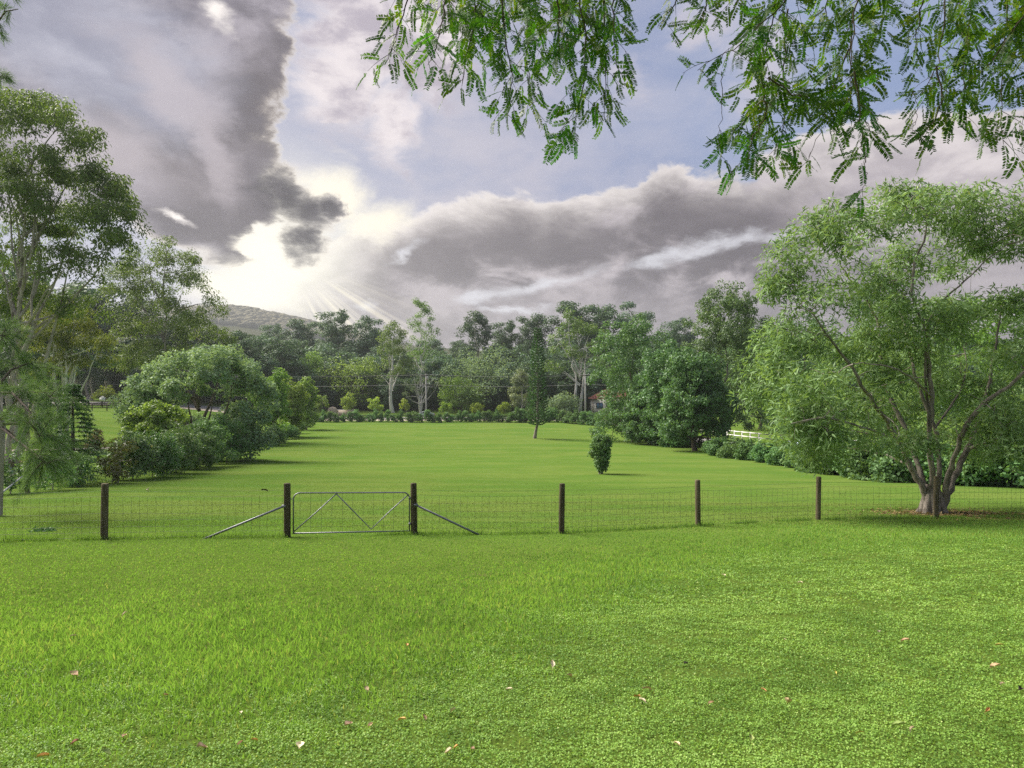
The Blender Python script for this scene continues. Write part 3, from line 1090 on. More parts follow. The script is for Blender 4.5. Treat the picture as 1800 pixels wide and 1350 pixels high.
# ================================================================ left: trees behind the paddock
g = np.random.default_rng(31)
d = 86
bx, by, bz = ground_at(288, d)
lob = px_lobes((bx, by, bz), d, [(262, 470, 45, 40, 0), (300, 455, 42, 36, -2), (250, 530, 52, 40, 2), (330, 505, 46, 32, 0), (372, 540, 34, 22, 1), (300, 560, 56, 36, -2),
                                 (235, 590, 50, 36, 1), (350, 580, 46, 28, 2), (270, 630, 60, 30, 0), (340, 625, 44, 24, 0), (215, 500, 38, 40, 3), (225, 640, 40, 24, 2), (390, 600, 24, 18, 0)])
simple_tree(31, 'gum_tree', 'tall spreading gum against the bright sky left of the hazy hill', 'tree', lob, at(290, 520, d) - np.array((bx, by, bz)), 0.30, 300, 1.0, 90, 0.32, 0.11, M_gum, M_bark_pale,
            K=13, droop=0.4, twig=0.05, base_z=7.0, low=-0.6).location = (bx, by, bz - 0.1)

d = 44
bx, by, bz = ground_at(14, d)
lob = px_lobes((bx, by, bz), d, [(-60, 190, 70, 60, 2), (20, 200, 62, 46, 0), (90, 225, 62, 46, -1), (130, 290, 56, 44, 1), (60, 290, 62, 40, -2), (175, 330, 48, 44, 0), (205, 385, 40, 38, -1), (-20, 290, 60, 50, 2),
                                 (140, 385, 48, 32, 2), (60, 380, 48, 30, 1), (20, 440, 46, 30, 0), (110, 460, 50, 30, -2), (180, 470, 44, 32, 0), (205, 430, 36, 26, 1), (40, 520, 46, 28, 2), (140, 540, 48, 28, 1),
                                 (-50, 420, 60, 60, 3), (100, 330, 70, 40, 1), (30, 350, 60, 40, -2), (150, 250, 40, 30, 1), (70, 190, 46, 30, 1), (170, 390, 50, 40, -2), (90, 420, 60, 40, 2), (205, 350, 34, 40, 1), (-90, 300, 60, 70, 0), (-30, 520, 50, 40, 1)])
simple_tree(32, 'gum_tree', 'tallest leafy gum filling the upper left edge, with slender pale stems', 'tree', lob, at(50, 260, d) - np.array((bx, by, bz)), 0.22, 560, 0.68, 92, 0.25, 0.08, M_gum, M_bark_pale,
            K=19, droop=0.5, twig=0.035, stems=[at(10, 300, d) - np.array((bx, by, bz)), at(75, 330, d - 1) - np.array((bx, by, bz)), at(-60, 260, d + 1) - np.array((bx, by, bz)), at(130, 430, d) - np.array((bx, by, bz))], base_z=4.5, low=-0.6).location = (bx, by, bz - 0.1)

d = 60
bx, by, bz = ground_at(112, d)
lob = px_lobes((bx, by, bz), d, [(90, 600, 46, 34, 0), (140, 590, 44, 34, 1), (165, 615, 34, 30, -1), (110, 640, 50, 22, 0), (75, 560, 40, 26, 2), (130, 555, 44, 24, 1)])
simple_tree(33, 'gum_tree', 'yellow green gum on several white stems behind the dark conifer', 'tree', lob, at(115, 610, d) - np.array((bx, by, bz)), 0.22, 130, 0.72, 80, 0.28, 0.08, M_gumyel, M_bark_white,
            K=9, droop=0.55, twig=0.04, stems=[at(95, 600, d) - np.array((bx, by, bz)), at(118, 600, d) - np.array((bx, by, bz)), at(140, 620, d) - np.array((bx, by, bz))], base_z=2.5, low=-0.6).location = (bx, by, bz - 0.1)

LFW = {'D': ['deep behind the sheoak', 'beside the far road', 'beside the far road, just behind the letterbox', 'nearest the left edge of the photo', 'in front of the gums at the left edge', 'behind the yellow green gum', 'at the right end of the brown rail fence'],
       'G': ['behind the dark conifer', 'at the far left edge', 'tallest above the far road', 'right of the brown fence', 'nearest the tallest leafy gum', 'behind the wide domed tree', 'farthest out at the left edge']}
# gums and dark trees filling the far left
lf = [(-95, 118, 15, 'D'), (-86, 128, 15, 'G'), (-104, 105, 18, 'G'), (-74, 132, 13, 'D'), (-66, 135, 12, 'D'), (-78, 145, 19, 'G'), (-60, 142, 16, 'G'), (-92, 92, 17, 'G'), (-84, 80, 13, 'D'), (-70, 66, 12, 'D'), (-78, 100, 14, 'D'), (-56, 140, 12, 'D'), (-52, 146, 16, 'G'), (-112, 90, 19, 'G')]
for x, y, h, kd in lf:
    nf_ = globals().setdefault('LFN', {'D': 0, 'G': 0})
    put(protoD if kd == 'D' else protoG, x, y + 10 if y > 110 else y, h, ('dark bushy tree' if kd == 'D' else 'gum tree') + ' of far left grove, ' + LFW[kd][nf_[kd]])
    nf_[kd] += 1

# the wide round tree and its neighbours along the left boundary
d = 56
bx, by, bz = ground_at(352, d)
lob = px_lobes((bx, by, bz), d, [(290, 690, 62, 48, 0), (340, 650, 62, 40, 1), (400, 660, 56, 42, -1), (440, 705, 42, 44, 0), (270, 730, 44, 40, 1), (350, 690, 66, 40, -3), (420, 745, 46, 36, 1), (250, 710, 32, 32, 0), (310, 650, 44, 34, 2), (385, 632, 44, 22, 2), (445, 750, 32, 30, -1), (452, 770, 28, 24, 0), (430, 775, 40, 26, -1), (400, 775, 44, 26, 1), (470, 720, 20, 40, 1), (235, 740, 24, 34, 1), (260, 690, 40, 36, 2), (395, 765, 50, 30, 2), (350, 775, 46, 24, 2), (300, 770, 50, 26, 2), (420, 790, 40, 20, -1), (330, 745, 44, 26, 2.5), (375, 752, 44, 24, 2.5), (240, 720, 36, 40, 1), (360, 640, 50, 26, -2)])
simple_tree(34, 'spreading_tree', 'wide domed dark green tree over the left boundary shrubs', 'tree', lob, at(350, 700, d) - np.array((bx, by, bz)), 0.30, 260, 0.70, 150, 0.24, 0.14, M_dense, M_bark_brown,
            K=12, twig=0.045, stems=[at(330, 700, d) - np.array((bx, by, bz)), at(375, 705, d) - np.array((bx, by, bz))], base_z=0.8, shell=(0.75, 1.0), low=-0.35).location = (bx, by, bz - 0.1)
d = 47
bx, by, bz = ground_at(275, d)
lob = px_lobes((bx, by, bz), d, [(275, 735, 40, 28, 0), (250, 760, 32, 26, 0), (302, 750, 30, 28, 1), (278, 765, 42, 22, -1), (240, 745, 22, 20, 0)])
simple_tree(35, 'small_tree', 'small bright leafy tree in front of the wide domed tree', 'tree', lob, at(276, 750, d) - np.array((bx, by, bz)), 0.12, 60, 0.46, 130, 0.19, 0.12, M_bright, M_bark_brown,
            K=6, twig=0.025, base_z=0.4, shell=(0.75, 1.0), low=-0.35).location = (bx, by, bz - 0.1)
row = [(478, 645, 34, 84, M_bright, 'leafy tree on a bare dark trunk first right of the wide domed tree', 0.16), (512, 658, 28, 96, M_bright, 'rounded leafy tree second right of the wide domed tree', 0.05),
       (538, 664, 22, 112, M_bright, 'fresh green leaning tree at the far end of the left boundary', 0.03)]
for k, (px, ty, hw, d, mt, lab, lo) in enumerate(row):
    x, y, z = ground_at(px, d)
    H = at(px, ty, d)[2] - z
    o = bushy(150 + k, 'boundary_tree', lab, H, hw * d / PX * 1.12, mt, M_bark_brown, 85, 130, 0.27, 0.16, 0.66, low=lo + 0.05, tr=0.2)
    place(o, x, y)

# ================================================================ right: rounded green trees along the road
rt = [(1114, 562, 84, 86, 'rounded green tree with heaped foliage, first right of the red roofed house', M_mango),
      (1178, 606, 64, 76, 'lower rounded tree in front of the heaped green tree', M_mango),
      (1274, 508, 82, 82, 'tallest rounded dark green tree above the white rail fence', M_mango),
      (1222, 626, 64, 68, 'mid green tree overhanging the dark rail fence', M_mango),
      (1146, 672, 50, 80, 'low dark green tree filling the right corner of the paddock', M_mango),
      (1335, 560, 74, 112, 'green tree beyond the white fence, between tallest rounded tree and big open tree', M_mango),
      (1415, 556, 84, 74, 'rounded tree partly behind the left half of the big open tree', M_mango),
      (1545, 500, 85, 66, 'tall green tree behind the middle of the big open tree', M_mango),
      (1700, 520, 95, 62, 'broad green tree behind the right half of the big open tree', M_bright),
      (1840, 480, 100, 60, 'green tree cut off at the right edge behind the big open tree', M_mango)]
for k, (px, ty, hw, d, lab, mt) in enumerate(rt):
    x, y, z = ground_at(px, d)
    H = at(px, ty, d)[2] - z
    R = hw * d / PX
    o = bushy(160 + k, 'rounded_tree', lab, H * 1.03, R * 1.14, mt, M_bark_pale if k == 2 else M_bark_brown, 420 if k < 6 else 230, 72 if k < 6 else 60, 0.26, 0.155, 0.105 * R + 0.10, nl=36, lr=(0.22, 0.36), shell=(0.84, 1.0), low={0: 0.0, 1: 0.0, 4: 0.0, 2: 0.10, 3: 0.15, 5: .02}.get(k, 0.06), tr=0.24, top=.7)
    place(o, x, y, 0.7 * k)

# ================================================================ hedges and shrubs
hp = [bushy(180 + k, 'hedge_shrub', 'dark green clipped shrub in the long hedge across the far end of the paddock', 2.2, 0.95, M_hedge, M_bark_brown, 26, 60, 0.20, 0.12, 0.34, 'shrubs of the far hedge', nl=6, low=0.02, cat='shrub', tr=0.04, tw=0.012) for k in range(3)]
HZ = [(-999, 'its left end'), (600, 'the second roadside tree'), (655, 'the yellowish roadside tree'), (708, 'the half bare roadside tree'), (750, 'the silver blue car'), (832, 'the first bright lime roadside tree'), (882, 'the second bright lime roadside tree'), (935, 'the Norfolk pine'), (1015, 'the twin white trunks')]
HN = {}
hx = np.arange(-39.5, 16.5, 1.22)
for k, x in enumerate(hx):
    y = 130.6 - 0.02 * (x + 39) - 9 * sstep(6, 17, x)
    h = (g0.uniform(1.4, 2.5) if x < 0 else g0.uniform(2.1, 2.9)) / 2.2
    loc = (x + g0.uniform(-0.2, 0.2), y + g0.uniform(-0.3, 0.3), float(gz(x, y)) - 0.05)
    w_ = g0.uniform(0.85, 1.15) * (0.85 if x < 0 else 1.1)
    px_ = 900 + PX * x / y
    q_ = max(i_ for i_, (lim, _) in enumerate(HZ) if px_ >= lim)
    HN[q_] = HN.get(q_, 0) + 1
    lab_ = '%s shrub of the far hedge counted rightwards from %s' % (ORD[HN[q_] - 1], HZ[q_][1])
    if k < 3:
        hp[k].location, hp[k].scale = loc, (w_, w_, h)
        hp[k]['label'] = lab_
    else:
        copy_thing(hp[k % 3], loc, g0.uniform(0, 6), (w_, w_, h), lab_)

# little round roadside trees, lime green
rs = [(566, 691, 17, 'roadside tree at the left end of the far hedge, mid green'), (613, 693, 16, 'lime green roadside tree, second from the left above the far hedge'), (660, 698, 18, 'yellowish roadside tree with the widest round crown'),
      (714, 700, 12, 'half bare roadside tree with pale twigs left of the bleached gum'), (783, 708, 13, 'light green roadside tree right of the utility pole'), (838, 708, 14, 'bright lime roadside tree under the wide dark tree'), (888, 707, 14, 'bright lime roadside tree nearest the Norfolk pine')]
for k, (px, ty, hw, lab) in enumerate(rs):
    x, y, z = ground_at(px, 143.5)
    H = at(px, ty, 143.5)[2] - z
    o = bushy(190 + k, 'roadside_tree', lab, H, hw * 143.5 / PX, M_lime if k else M_bright, M_bark_pale, 34 if k != 3 else 16, 55 if k != 3 else 40, 0.26, 0.16, 0.42, low=0.3, tr=0.07, group='small trees planted along the far road')
    place(o, x, y)

# dark undergrowth along the right boundary
ul = 'dark leafy undergrowth bush along the right boundary'
up = [bushy(200 + k, 'boundary_bush', ul, 2.0, 1.5, M_hedge, M_bark_brown, 60, 95, 0.19, 0.13, 0.42, 'undergrowth bushes along the right boundary', nl=9, low=0.0, cat='bush', tr=0.05, tw=0.015) for k in range(3)]
spots = [(1085, 121), (1106, 108), (1128, 96), (1150, 88), (1172, 80), (1192, 74), (1262, 62), (1290, 58), (1318, 55), (1346, 52), (1375, 49), (1404, 46.5), (1434, 44), (1466, 42), (1500, 40), (1536, 38.5), (1574, 37), (1612, 36), (1652, 35), (1692, 34.2), (1734, 33.5), (1776, 33), (1822, 32.4), (1870, 32)]
UL_OWN = {3: 'undergrowth bush under the heaped green tree', 0: 'undergrowth bush where the far hedge turns towards the camera, by the house', 5: 'undergrowth bush just left of the gap that shows the dark rail fence', 6: 'undergrowth bush just right of the gap that shows the dark rail fence', 7: 'second undergrowth bush right of the gap that shows the dark rail fence',
          8: 'third undergrowth bush right of the dark rail fence gap, below the white fence', 9: 'undergrowth bush at the left edge of the big open tree', 17: 'undergrowth bush straight behind the trunks of the big open tree', 18: 'undergrowth bush just right of the trunks of the big open tree'}
UL_OWN.update({1: 'first undergrowth bush rightwards from the far hedge corner', 2: 'second undergrowth bush rightwards from the far hedge corner', 4: 'undergrowth bush under the lower rounded tree, left of the dark rail fence gap', 22: 'undergrowth bush just beyond the right edge', 23: 'last undergrowth bush beyond the right edge'})
UL_OWN.update({16 - n_: '%s undergrowth bush leftwards from the trunks of the big open tree' % ORD[n_] for n_ in range(7)})
UL_OWN.update({21 - n_: '%s undergrowth bush leftwards from the right edge of the photo' % ORD[n_] for n_ in range(3)})
for k, (px, d) in enumerate(spots):
    x, y, z = ground_at(px, d)
    h = g0.uniform(0.85, 1.15)
    if px < 1260: h *= 1.3
    elif px < 1420: h *= .72
    if k < 3:
        o = place(up[k], x, y, k, h)
    else:
        o = copy_thing(up[k % 3], (x, y, z - 0.05), g0.uniform(0, 6), (h * 1.05, h * 1.05, h))
    o['label'] = UL_OWN.get(k, ul)

# shrubs of the left boundary
sl = [(18, 28.0, 1.8, 0.9, 'leafy dark shrub cut off by the left edge beside the light brace', M_hedge), (92, 29.5, 1.75, 0.85, 'open twiggy shrub between the two old boundary posts', M_shrub),
      (140, 31.5, 1.6, 0.7, 'sparse shrub around the second old boundary post', M_shrub), (208, 33.5, 2.2, 1.0, 'browny shrub with dry stems, above the first fence post', M_brownleaf),
      (235, 36, 2.3, 1.2, 'yellowish green shrub right of the browny shrub', M_shrub), (268, 38, 2.3, 1.3, 'leafy shrub below the small bright tree, left one', M_shrub), (302, 41, 2.5, 1.4, 'leafy shrub below the small bright tree, right one', M_shrub),
      (335, 45, 2.8, 1.6, 'dense green shrub below the trunk of the domed tree', M_hedge), (366, 48, 3.1, 1.6, 'tall dark shrub under the right side of the domed tree', M_hedge), (398, 52, 3.4, 1.7, 'dark shrub at the outer end of the left shrub row', M_hedge),
      (428, 57, 3.2, 1.7, 'rounded dark shrub under the right rim of the domed tree', M_hedge), (484, 78, 2.0, 1.1, 'low shrub in front of the bare dark trunk', M_hedge), (505, 92, 1.9, 1.3, 'shrub halfway along the far left boundary', M_hedge), (519, 103, 1.8, 1.3, 'shrub third along the far left boundary', M_hedge), (531, 118, 1.8, 1.3, 'shrub at the corner where left boundary meets far hedge', M_hedge)]
for k, (px, d, H, R, lab, mt) in enumerate(sl):
    x, y, z = ground_at(px, d)
    sparse = k in (0, 1, 2, 3)
    o = bushy(220 + k, 'boundary_shrub', lab, H * (1 if sparse else 1.12), R * (1 if sparse else 1.25), mt, M_bark_pale if sparse else M_bark_brown, 30 if sparse else 80, 30 if sparse else 80, 0.15, 0.078, 0.26 if sparse else 0.36, nl=9, low=0.04, cat='shrub', tr=0.03, tw=0.014)
    place(o, x, y)

# ================================================================ lawn specimens
# Norfolk pine: tiers of upswept branches round one straight, slightly leaning stem
g = np.random.default_rng(41)
d = 93
bx, by, bz = ground_at(940, d)
H = at(945, 572, d)[2] - bz
root = thing('norfolk_pine', 'dark slender Norfolk pine standing alone on the far lawn', 'tree', (bx, by, bz - 0.05))
ln = np.array([(0, 0, 0), (0.12, 0, 0.9), (0.35, 0, 2.0), (0.42, 0, 4.5), (0.40, 0, H * 0.6), (0.42, 0, H)])
link('trunk', tubes_mesh('trunk', [(ln, [0.26, 0.2, 0.17, 0.15, 0.1, 0.02])], M_bark_grey, 8), root)
cen, VV, FF, TT, nn, brl = [], [], [], [], 0, []
for z in np.arange(1.9, H - 0.2, 0.36):
    f = (z - 1.8) / (H - 1.8)
    R = (1.75 - 1.35 * f ** 1.1) * (0.55 + 0.45 * min(1, (z - 1.6) / 1.2)) * g.uniform(0.9, 1.1)
    nb = 7
    a0 = g.uniform(0, 6.28)
    for q in range(nb):
        a = a0 + q * 6.283 / nb + g.normal() * 0.08
        Rq = R * g.uniform(0.85, 1.1)
        cx = np.interp(z, ln[:, 2], ln[:, 0])
        st = np.array([cx, 0, z])
        dr = np.array([math.cos(a), math.sin(a), 0])
        pts = bez(st, st + dr * Rq * 0.65 + np.array([0, 0, -0.10 * Rq]), st + dr * Rq + np.array([0, 0, 0.22 * Rq + 0.1]), 6)
        brl.append((pts, np.linspace(0.03, 0.008, 6)))
        m_ = 38
        t_ = g.uniform(0.15, 1, m_)
        P = np.stack([np.interp(t_, np.linspace(0, 1, 6), pts[:, c]) for c in range(3)], -1)
        side = np.array([-dr[1], dr[0], 0]) * g.choice([-1, 1], m_)[:, None]
        A = dr * 0.8 + side * 0.75 + np.array([0, 0, 1.0]) * g.uniform(0.1, 0.9, m_)[:, None]
        v, f_, t = leaves(P, A, rsphere(g, m_), 0.36 * g.uniform(0.7, 1.2, m_) * (0.6 + 0.4 * (1 - f)), 0.11, g.uniform(0, 1, m_))
        VV.append(v); FF.append(f_ + nn); TT.append(t); nn += len(v)
tag(link('twigs', tubes_mesh('twigs', brl, M_bark_brown, 4), root), kind='stuff')
link('crown', nmesh('crown', np.concatenate(VV), np.concatenate(FF), M_pine, np.concatenate(TT)), root)

# clipped column shrub
g = np.random.default_rng(42)
d = 41.5
bx, by, bz = ground_at(1056, d)
H = at(1056, 765, d)[2] - bz
root = thing('column_shrub', 'egg shaped dense shrub alone on the lawn right of centre', 'shrub', (bx, by, bz - 0.03))
link('trunk', tubes_mesh('trunk', [(np.array([(0, 0, -.1), (0, 0, .3), (0, 0, .9)]), [.12, .1, .06]), (np.array([(0.06, 0, -.1), (0.12, 0, .35), (0.2, 0, .9)]), [.07, .06, .04]), (np.array([(-0.05, 0, -.1), (-0.13, 0, .35), (-0.2, 0, .9)]), [.07, .06, .04])], M_bark_pale, 7), root)
zz = g.uniform(0.22, 1.0, 260)
zz = np.concatenate([zz[:230], g.uniform(.14, .3, 30)])
prof = np.interp(zz, [0.12, 0.3, 0.5, 0.75, 0.9, 1.0], [0.14, 0.36, 0.56, 0.60, 0.46, 0.2]) * (1 + .12 * g.normal(size=260) * (g.uniform(size=260) > .7))
aa = g.uniform(0, 6.283, 260)
f = g.uniform(0.6, 1, 260)
cen = np.stack([np.cos(aa) * prof * f + (0.06 * np.sin(zz * 9)), np.sin(aa) * prof * f, zz * H * (1 + .03 * g.normal(size=260))], -1)
out = np.stack([np.cos(aa), np.sin(aa), 0.2 + 0 * aa], -1)
V, F, t = clump_leaves(g, cen, out, 0.15 * g.uniform(.6, 1.6, 260), 34, 0.12, 0.07, flat=1)
link('crown', nmesh('crown', V, F, M_shrub, t), root)

# ================================================================ big open tree on the right
g = np.random.default_rng(51)
d = 21.0
bx, by, bz = ground_at(1640, d)
bxA, byA = bx, by
B = np.array((bx, by, bz))
root = thing('acacia_tree', 'big open crowned tree with several grey trunks on the right, inside the fence', 'tree', (bx, by, bz))
loc_ = lambda px, py, do=0.0: at(px, py, d + do) - B


def limb_pts(lst):
    P = np.array([loc_(*q) for q in lst])
    n_ = len(P)
    t = np.linspace(0, n_ - 1, (n_ - 1) * 4 + 1)
    Q = np.stack([np.interp(t, np.arange(n_), P[:, c]) for c in range(3)], -1)
    k_ = np.array([1, 2, 1]) / 4
    for _ in range(3):
        Q[1:-1] = np.stack([np.convolve(Q[:, c], k_, 'valid') for c in range(3)], -1)
    Q[1:-1] += g.normal(size=(len(Q) - 2, 3)) * 0.018
    return Q


L_def = [
    ([(1636, 905), (1634, 880), (1618, 850), (1597, 815), (1578, 770), (1556, 735, -.3), (1530, 700, -.6), (1500, 650, -.9), (1455, 590, -1.2), (1425, 548, -1.4)], .17, .045),
    ([(1630, 905), (1628, 870), (1618, 830, .4), (1600, 770, .8), (1560, 690, 1.2), (1546, 620, 1.5), (1546, 560, 1.7), (1510, 510, 1.8), (1478, 468, 1.9)], .16, .04),
    ([(1640, 905), (1640, 870), (1637, 810, -.2), (1633, 760, -.3), (1640, 700, -.4), (1630, 620, -.5), (1622, 560, -.6), (1600, 515, -.7), (1606, 460, -.8), (1632, 410, -.9), (1628, 370, -1)], .15, .035),
    ([(1648, 905), (1650, 870, .3), (1652, 810, .5), (1645, 750, .7), (1612, 680, .9), (1598, 600, 1.1), (1580, 540, 1.3), (1560, 480, 1.5)], .14, .035),
    ([(1650, 905), (1664, 870), (1684, 825, .3), (1700, 790, .6), (1722, 740, 1.0), (1740, 670, 1.4), (1752, 600, 1.8), (1760, 540, 2.0)], .19, .05),
    ([(1654, 905), (1662, 860, -.2), (1676, 810, -.4), (1690, 760, -.8), (1730, 705, -1.2), (1770, 684, -1.5), (1815, 640, -1.8), (1870, 600, -2)], .15, .06),
    ([(1633, 760, -.3), (1622, 570, -.6), (1660, 525, -.7), (1695, 495, -.8), (1732, 460, -.9), (1770, 430, -1)], .06, .025),
    ([(1578, 770), (1540, 760, -1), (1490, 740, -2), (1430, 735, -2.8), (1390, 745, -3.2)], .07, .02),
    ([(1597, 815), (1560, 800, .8), (1510, 790, 1.6), (1450, 780, 2.2)], .06, .02),
    ([(1700, 790, .6), (1750, 770, 0), (1800, 760, -.6), (1850, 770, -1)], .07, .025),
    ([(1645, 750, .7), (1690, 690, 1.6), (1700, 640, 2.2), (1690, 590, 2.6)], .06, .02),
    ([(1640, 700, -.4), (1600, 660, -1.6), (1560, 640, -2.4), (1500, 640, -3.0)], .06, .02),
]
base_pts = [(np.array([(0, 0, -.25), (0, 0, .1), (-.02, 0, .45), (-.03, 0, .9)]), [.46, .31, .25, .17])]
for a in np.arange(0, 6.28, 0.9):
    base_pts.append((np.array([(math.cos(a) * .44, math.sin(a) * .44, -.10), (math.cos(a) * .27, math.sin(a) * .27, .14), (math.cos(a) * .18, math.sin(a) * .18, .7)]), [.09, .12, .06]))
link('trunk', tubes_mesh('trunk', base_pts, M_bark_grey, 12), root)
limbs = []
for lst, r0, r1 in L_def:
    q = limb_pts(lst)
    r = np.linspace(r0 * .66, r1 * .5, len(q)) * (1 + 0.06 * g.normal(size=len(q)))
    limbs.append((q, r))
    link('limb', tubes_mesh('limb', [(q, r)], M_bark_grey, 10), root)
al = px_lobes(B, d, [(1500, 400, 95, 42, 0), (1440, 430, 60, 46, .5), (1395, 470, 46, 52, -.5), (1370, 520, 34, 30, 0), (1640, 372, 90, 36, -.5), (1580, 365, 70, 34, .8), (1740, 375, 90, 40, 0), (1820, 420, 60, 60, 0), (1700, 430, 80, 36, 1.2),
                     (1440, 545, 44, 24, -1.2), (1380, 610, 58, 50, -.5), (1360, 680, 56, 56, 0), (1420, 700, 70, 56, -2), (1480, 620, 52, 36, 1), (1400, 760, 64, 48, -1.5), (1470, 770, 80, 44, -2.0), (1560, 740, 66, 46, 2.2), (1470, 700, 70, 40, 2.5), (1450, 805, 44, 28, -1), (1590, 790, 50, 26, -1.5),
                     (1560, 650, 50, 30, 1.8), (1640, 650, 70, 40, 2.8), (1580, 560, 46, 26, 2), (1690, 560, 64, 36, 2.4), (1780, 560, 60, 50, 0), (1800, 640, 60, 46, -1), (1730, 705, 60, 40, 1.6), (1668, 752, 46, 26, 2.4), (1760, 760, 70, 46, -1), (1800, 720, 60, 60, 2), (1720, 800, 60, 30, 2.2), (1790, 800, 60, 30, -2), (1660, 480, 46, 24, 2.2), (1530, 450, 50, 22, -2), (1545, 530, 60, 40, -1), (1590, 610, 70, 50, 0), (1470, 500, 50, 34, 1), (1660, 570, 60, 44, -1.5), (1590, 470, 56, 34, 1.5), (1520, 690, 60, 50, 0), (1620, 700, 50, 34, 2.4)])
al = [(x_, y_, z_ + .12, a_, b_, c_) for x_, y_, z_, a_, b_, c_ in al]
cen, out, _ = crown_points(g, al, 900, (0.15, 1.08), -0.9)
tv, tq = twigs_to(g, cen, [(np.concatenate([q[8:] if len(q) > 12 else q]), r) for q, r in limbs], 0.022, 1, 5)
tag(link('twigs', nmesh('twigs', tv, tq, M_bark_pale, smooth=True), root), kind='stuff')
V, F, t = clump_leaves(g, cen, out, 0.42 * g.uniform(0.6, 1.5, len(cen)), 66, 0.195, 0.045, droop=0.22, flat=0.7, facing=0.4, tint_clump=0.5)
link('crown', nmesh('crown', V, F, M_acacia, t), root)

# ================================================================ sheoak and conifer on the left
g = np.random.default_rng(61)
d = 20.5
bx, by, bz = ground_at(-4, d)
B = np.array((bx, by, bz))
root = thing('sheoak_tree', 'feathery sheoak hanging in from the left edge, with soft drooping needles', 'tree', (bx, by, bz))
tp = np.array([loc_(-4, 905), loc_(0, 800), loc_(4, 745), loc_(-14, 690), loc_(-30, 560), loc_(-45, 300), loc_(-50, 0), loc_(-55, -150)])
link('trunk', tubes_mesh('trunk', [(tp, [.13, .11, .10, .10, .09, .07, .05, .03])], M_bark_pale, 10), root)
sb = [[(0, 740), (40, 690, -1), (80, 690, -1.6), (104, 716, -2)], [(4, 745), (50, 745, -.5), (80, 756, -.8), (96, 782, -1)], [(-14, 690), (20, 650, .5), (45, 640, 1), (66, 655, 1.3)],
      [(4, 750), (30, 770, .8), (54, 796, 1), (66, 812, 1)], [(-14, 690), (20, 690, -1.5), (50, 720, -2.4), (70, 770, -2.8)], [(-30, 600), (-5, 590, .8), (12, 590, 1.2), (26, 605, 1.4)], [(0, 750), (50, 790, -1.2), (70, 806, -1.5), (84, 818, -1.6)],
      [(-40, 420), (-70, 400, 1), (-105, 420, 1.5), (-130, 460, 1.8)], [(-38, 470), (-60, 440, -1), (-80, 450, -2), (-90, 490, -2.6)], [(-44, 330), (-75, 300, -.8), (-110, 310, -1.2), (-130, 350, -1.5)], [(-46, 260), (-66, 230, 1), (-70, 225, 2), (-64, 260, 2.6)], [(-48, 170), (-80, 140, .5), (-110, 150, .8), (-125, 190, 1)], [(-50, 60), (-75, 30, -1), (-100, 40, -1.5), (-115, 80, -1.8)], [(-52, -60), (-70, -90, .6), (-90, -80, .9), (-100, -40, 1.1)],
      [(-48, 100), (-20, 60, -1), (10, 20, -1.3), (32, 16, -1.5)], [(-46, 200), (-25, 160, 0), (-8, 130, 0), (2, 140, 0)], [(-50, 40), (-20, 0, 0), (5, -20, 0), (20, -10, 0)]]
NV, NF, NT, nn = [], [], [], 0
brl = []
for bi, lst in enumerate(sb):
    q = np.array([loc_(*p) for p in lst])
    tq_ = np.linspace(0, 3, 10)
    Q = np.stack([np.interp(tq_, np.arange(4), q[:, c]) for c in range(3)], -1)
    brl.append((Q, np.linspace(.045, .01, 10)))
    ns = 16 if bi < len(sb) - 3 else 7
    for s_ in range(ns):
        u = g.uniform(0.2, 1.0) ** 0.7 * 9
        st = np.array([np.interp(u, np.arange(10), Q[:, c]) for c in range(3)])
        dr = unit(g.normal(size=3) + np.array([0.5, 0, -0.1]))
        ln_ = g.uniform(0.5, 1.0) if bi < len(sb) - 3 else g.uniform(.2, .35)
        P2 = bez(st, st + dr * ln_ * 0.6 + np.array([0, 0, .1]), st + dr * ln_ + np.array([0, 0, -0.35 * ln_]), 5)
        brl.append((P2, np.linspace(.012, .004, 5)))
        m_ = 170 if bi < len(sb) - 3 else 90
        w_ = g.uniform(0.1, 1, m_)
        P = np.stack([np.interp(w_, np.linspace(0, 1, 5), P2[:, c]) for c in range(3)], -1) + g.normal(size=(m_, 3)) * 0.03
        A = unit(dr) * 0.9 + g.normal(size=(m_, 3)) * 0.45 + np.array([0, 0, -0.55])
        v, f_, t = leaves(P, A, rsphere(g, m_), g.uniform(.18, .34, m_), 0.0085, np.clip(g.uniform(0, 1, m_) * .7 + g.uniform(0, .3), 0, 1))
        NV.append(v); NF.append(f_ + nn); NT.append(t); nn += len(v)
tag(link('twigs', tubes_mesh('twigs', brl, M_bark_brown, 5), root), kind='stuff')
link('crown', nmesh('crown', np.concatenate(NV), np.concatenate(NF), M_needle, np.concatenate(NT)), root)

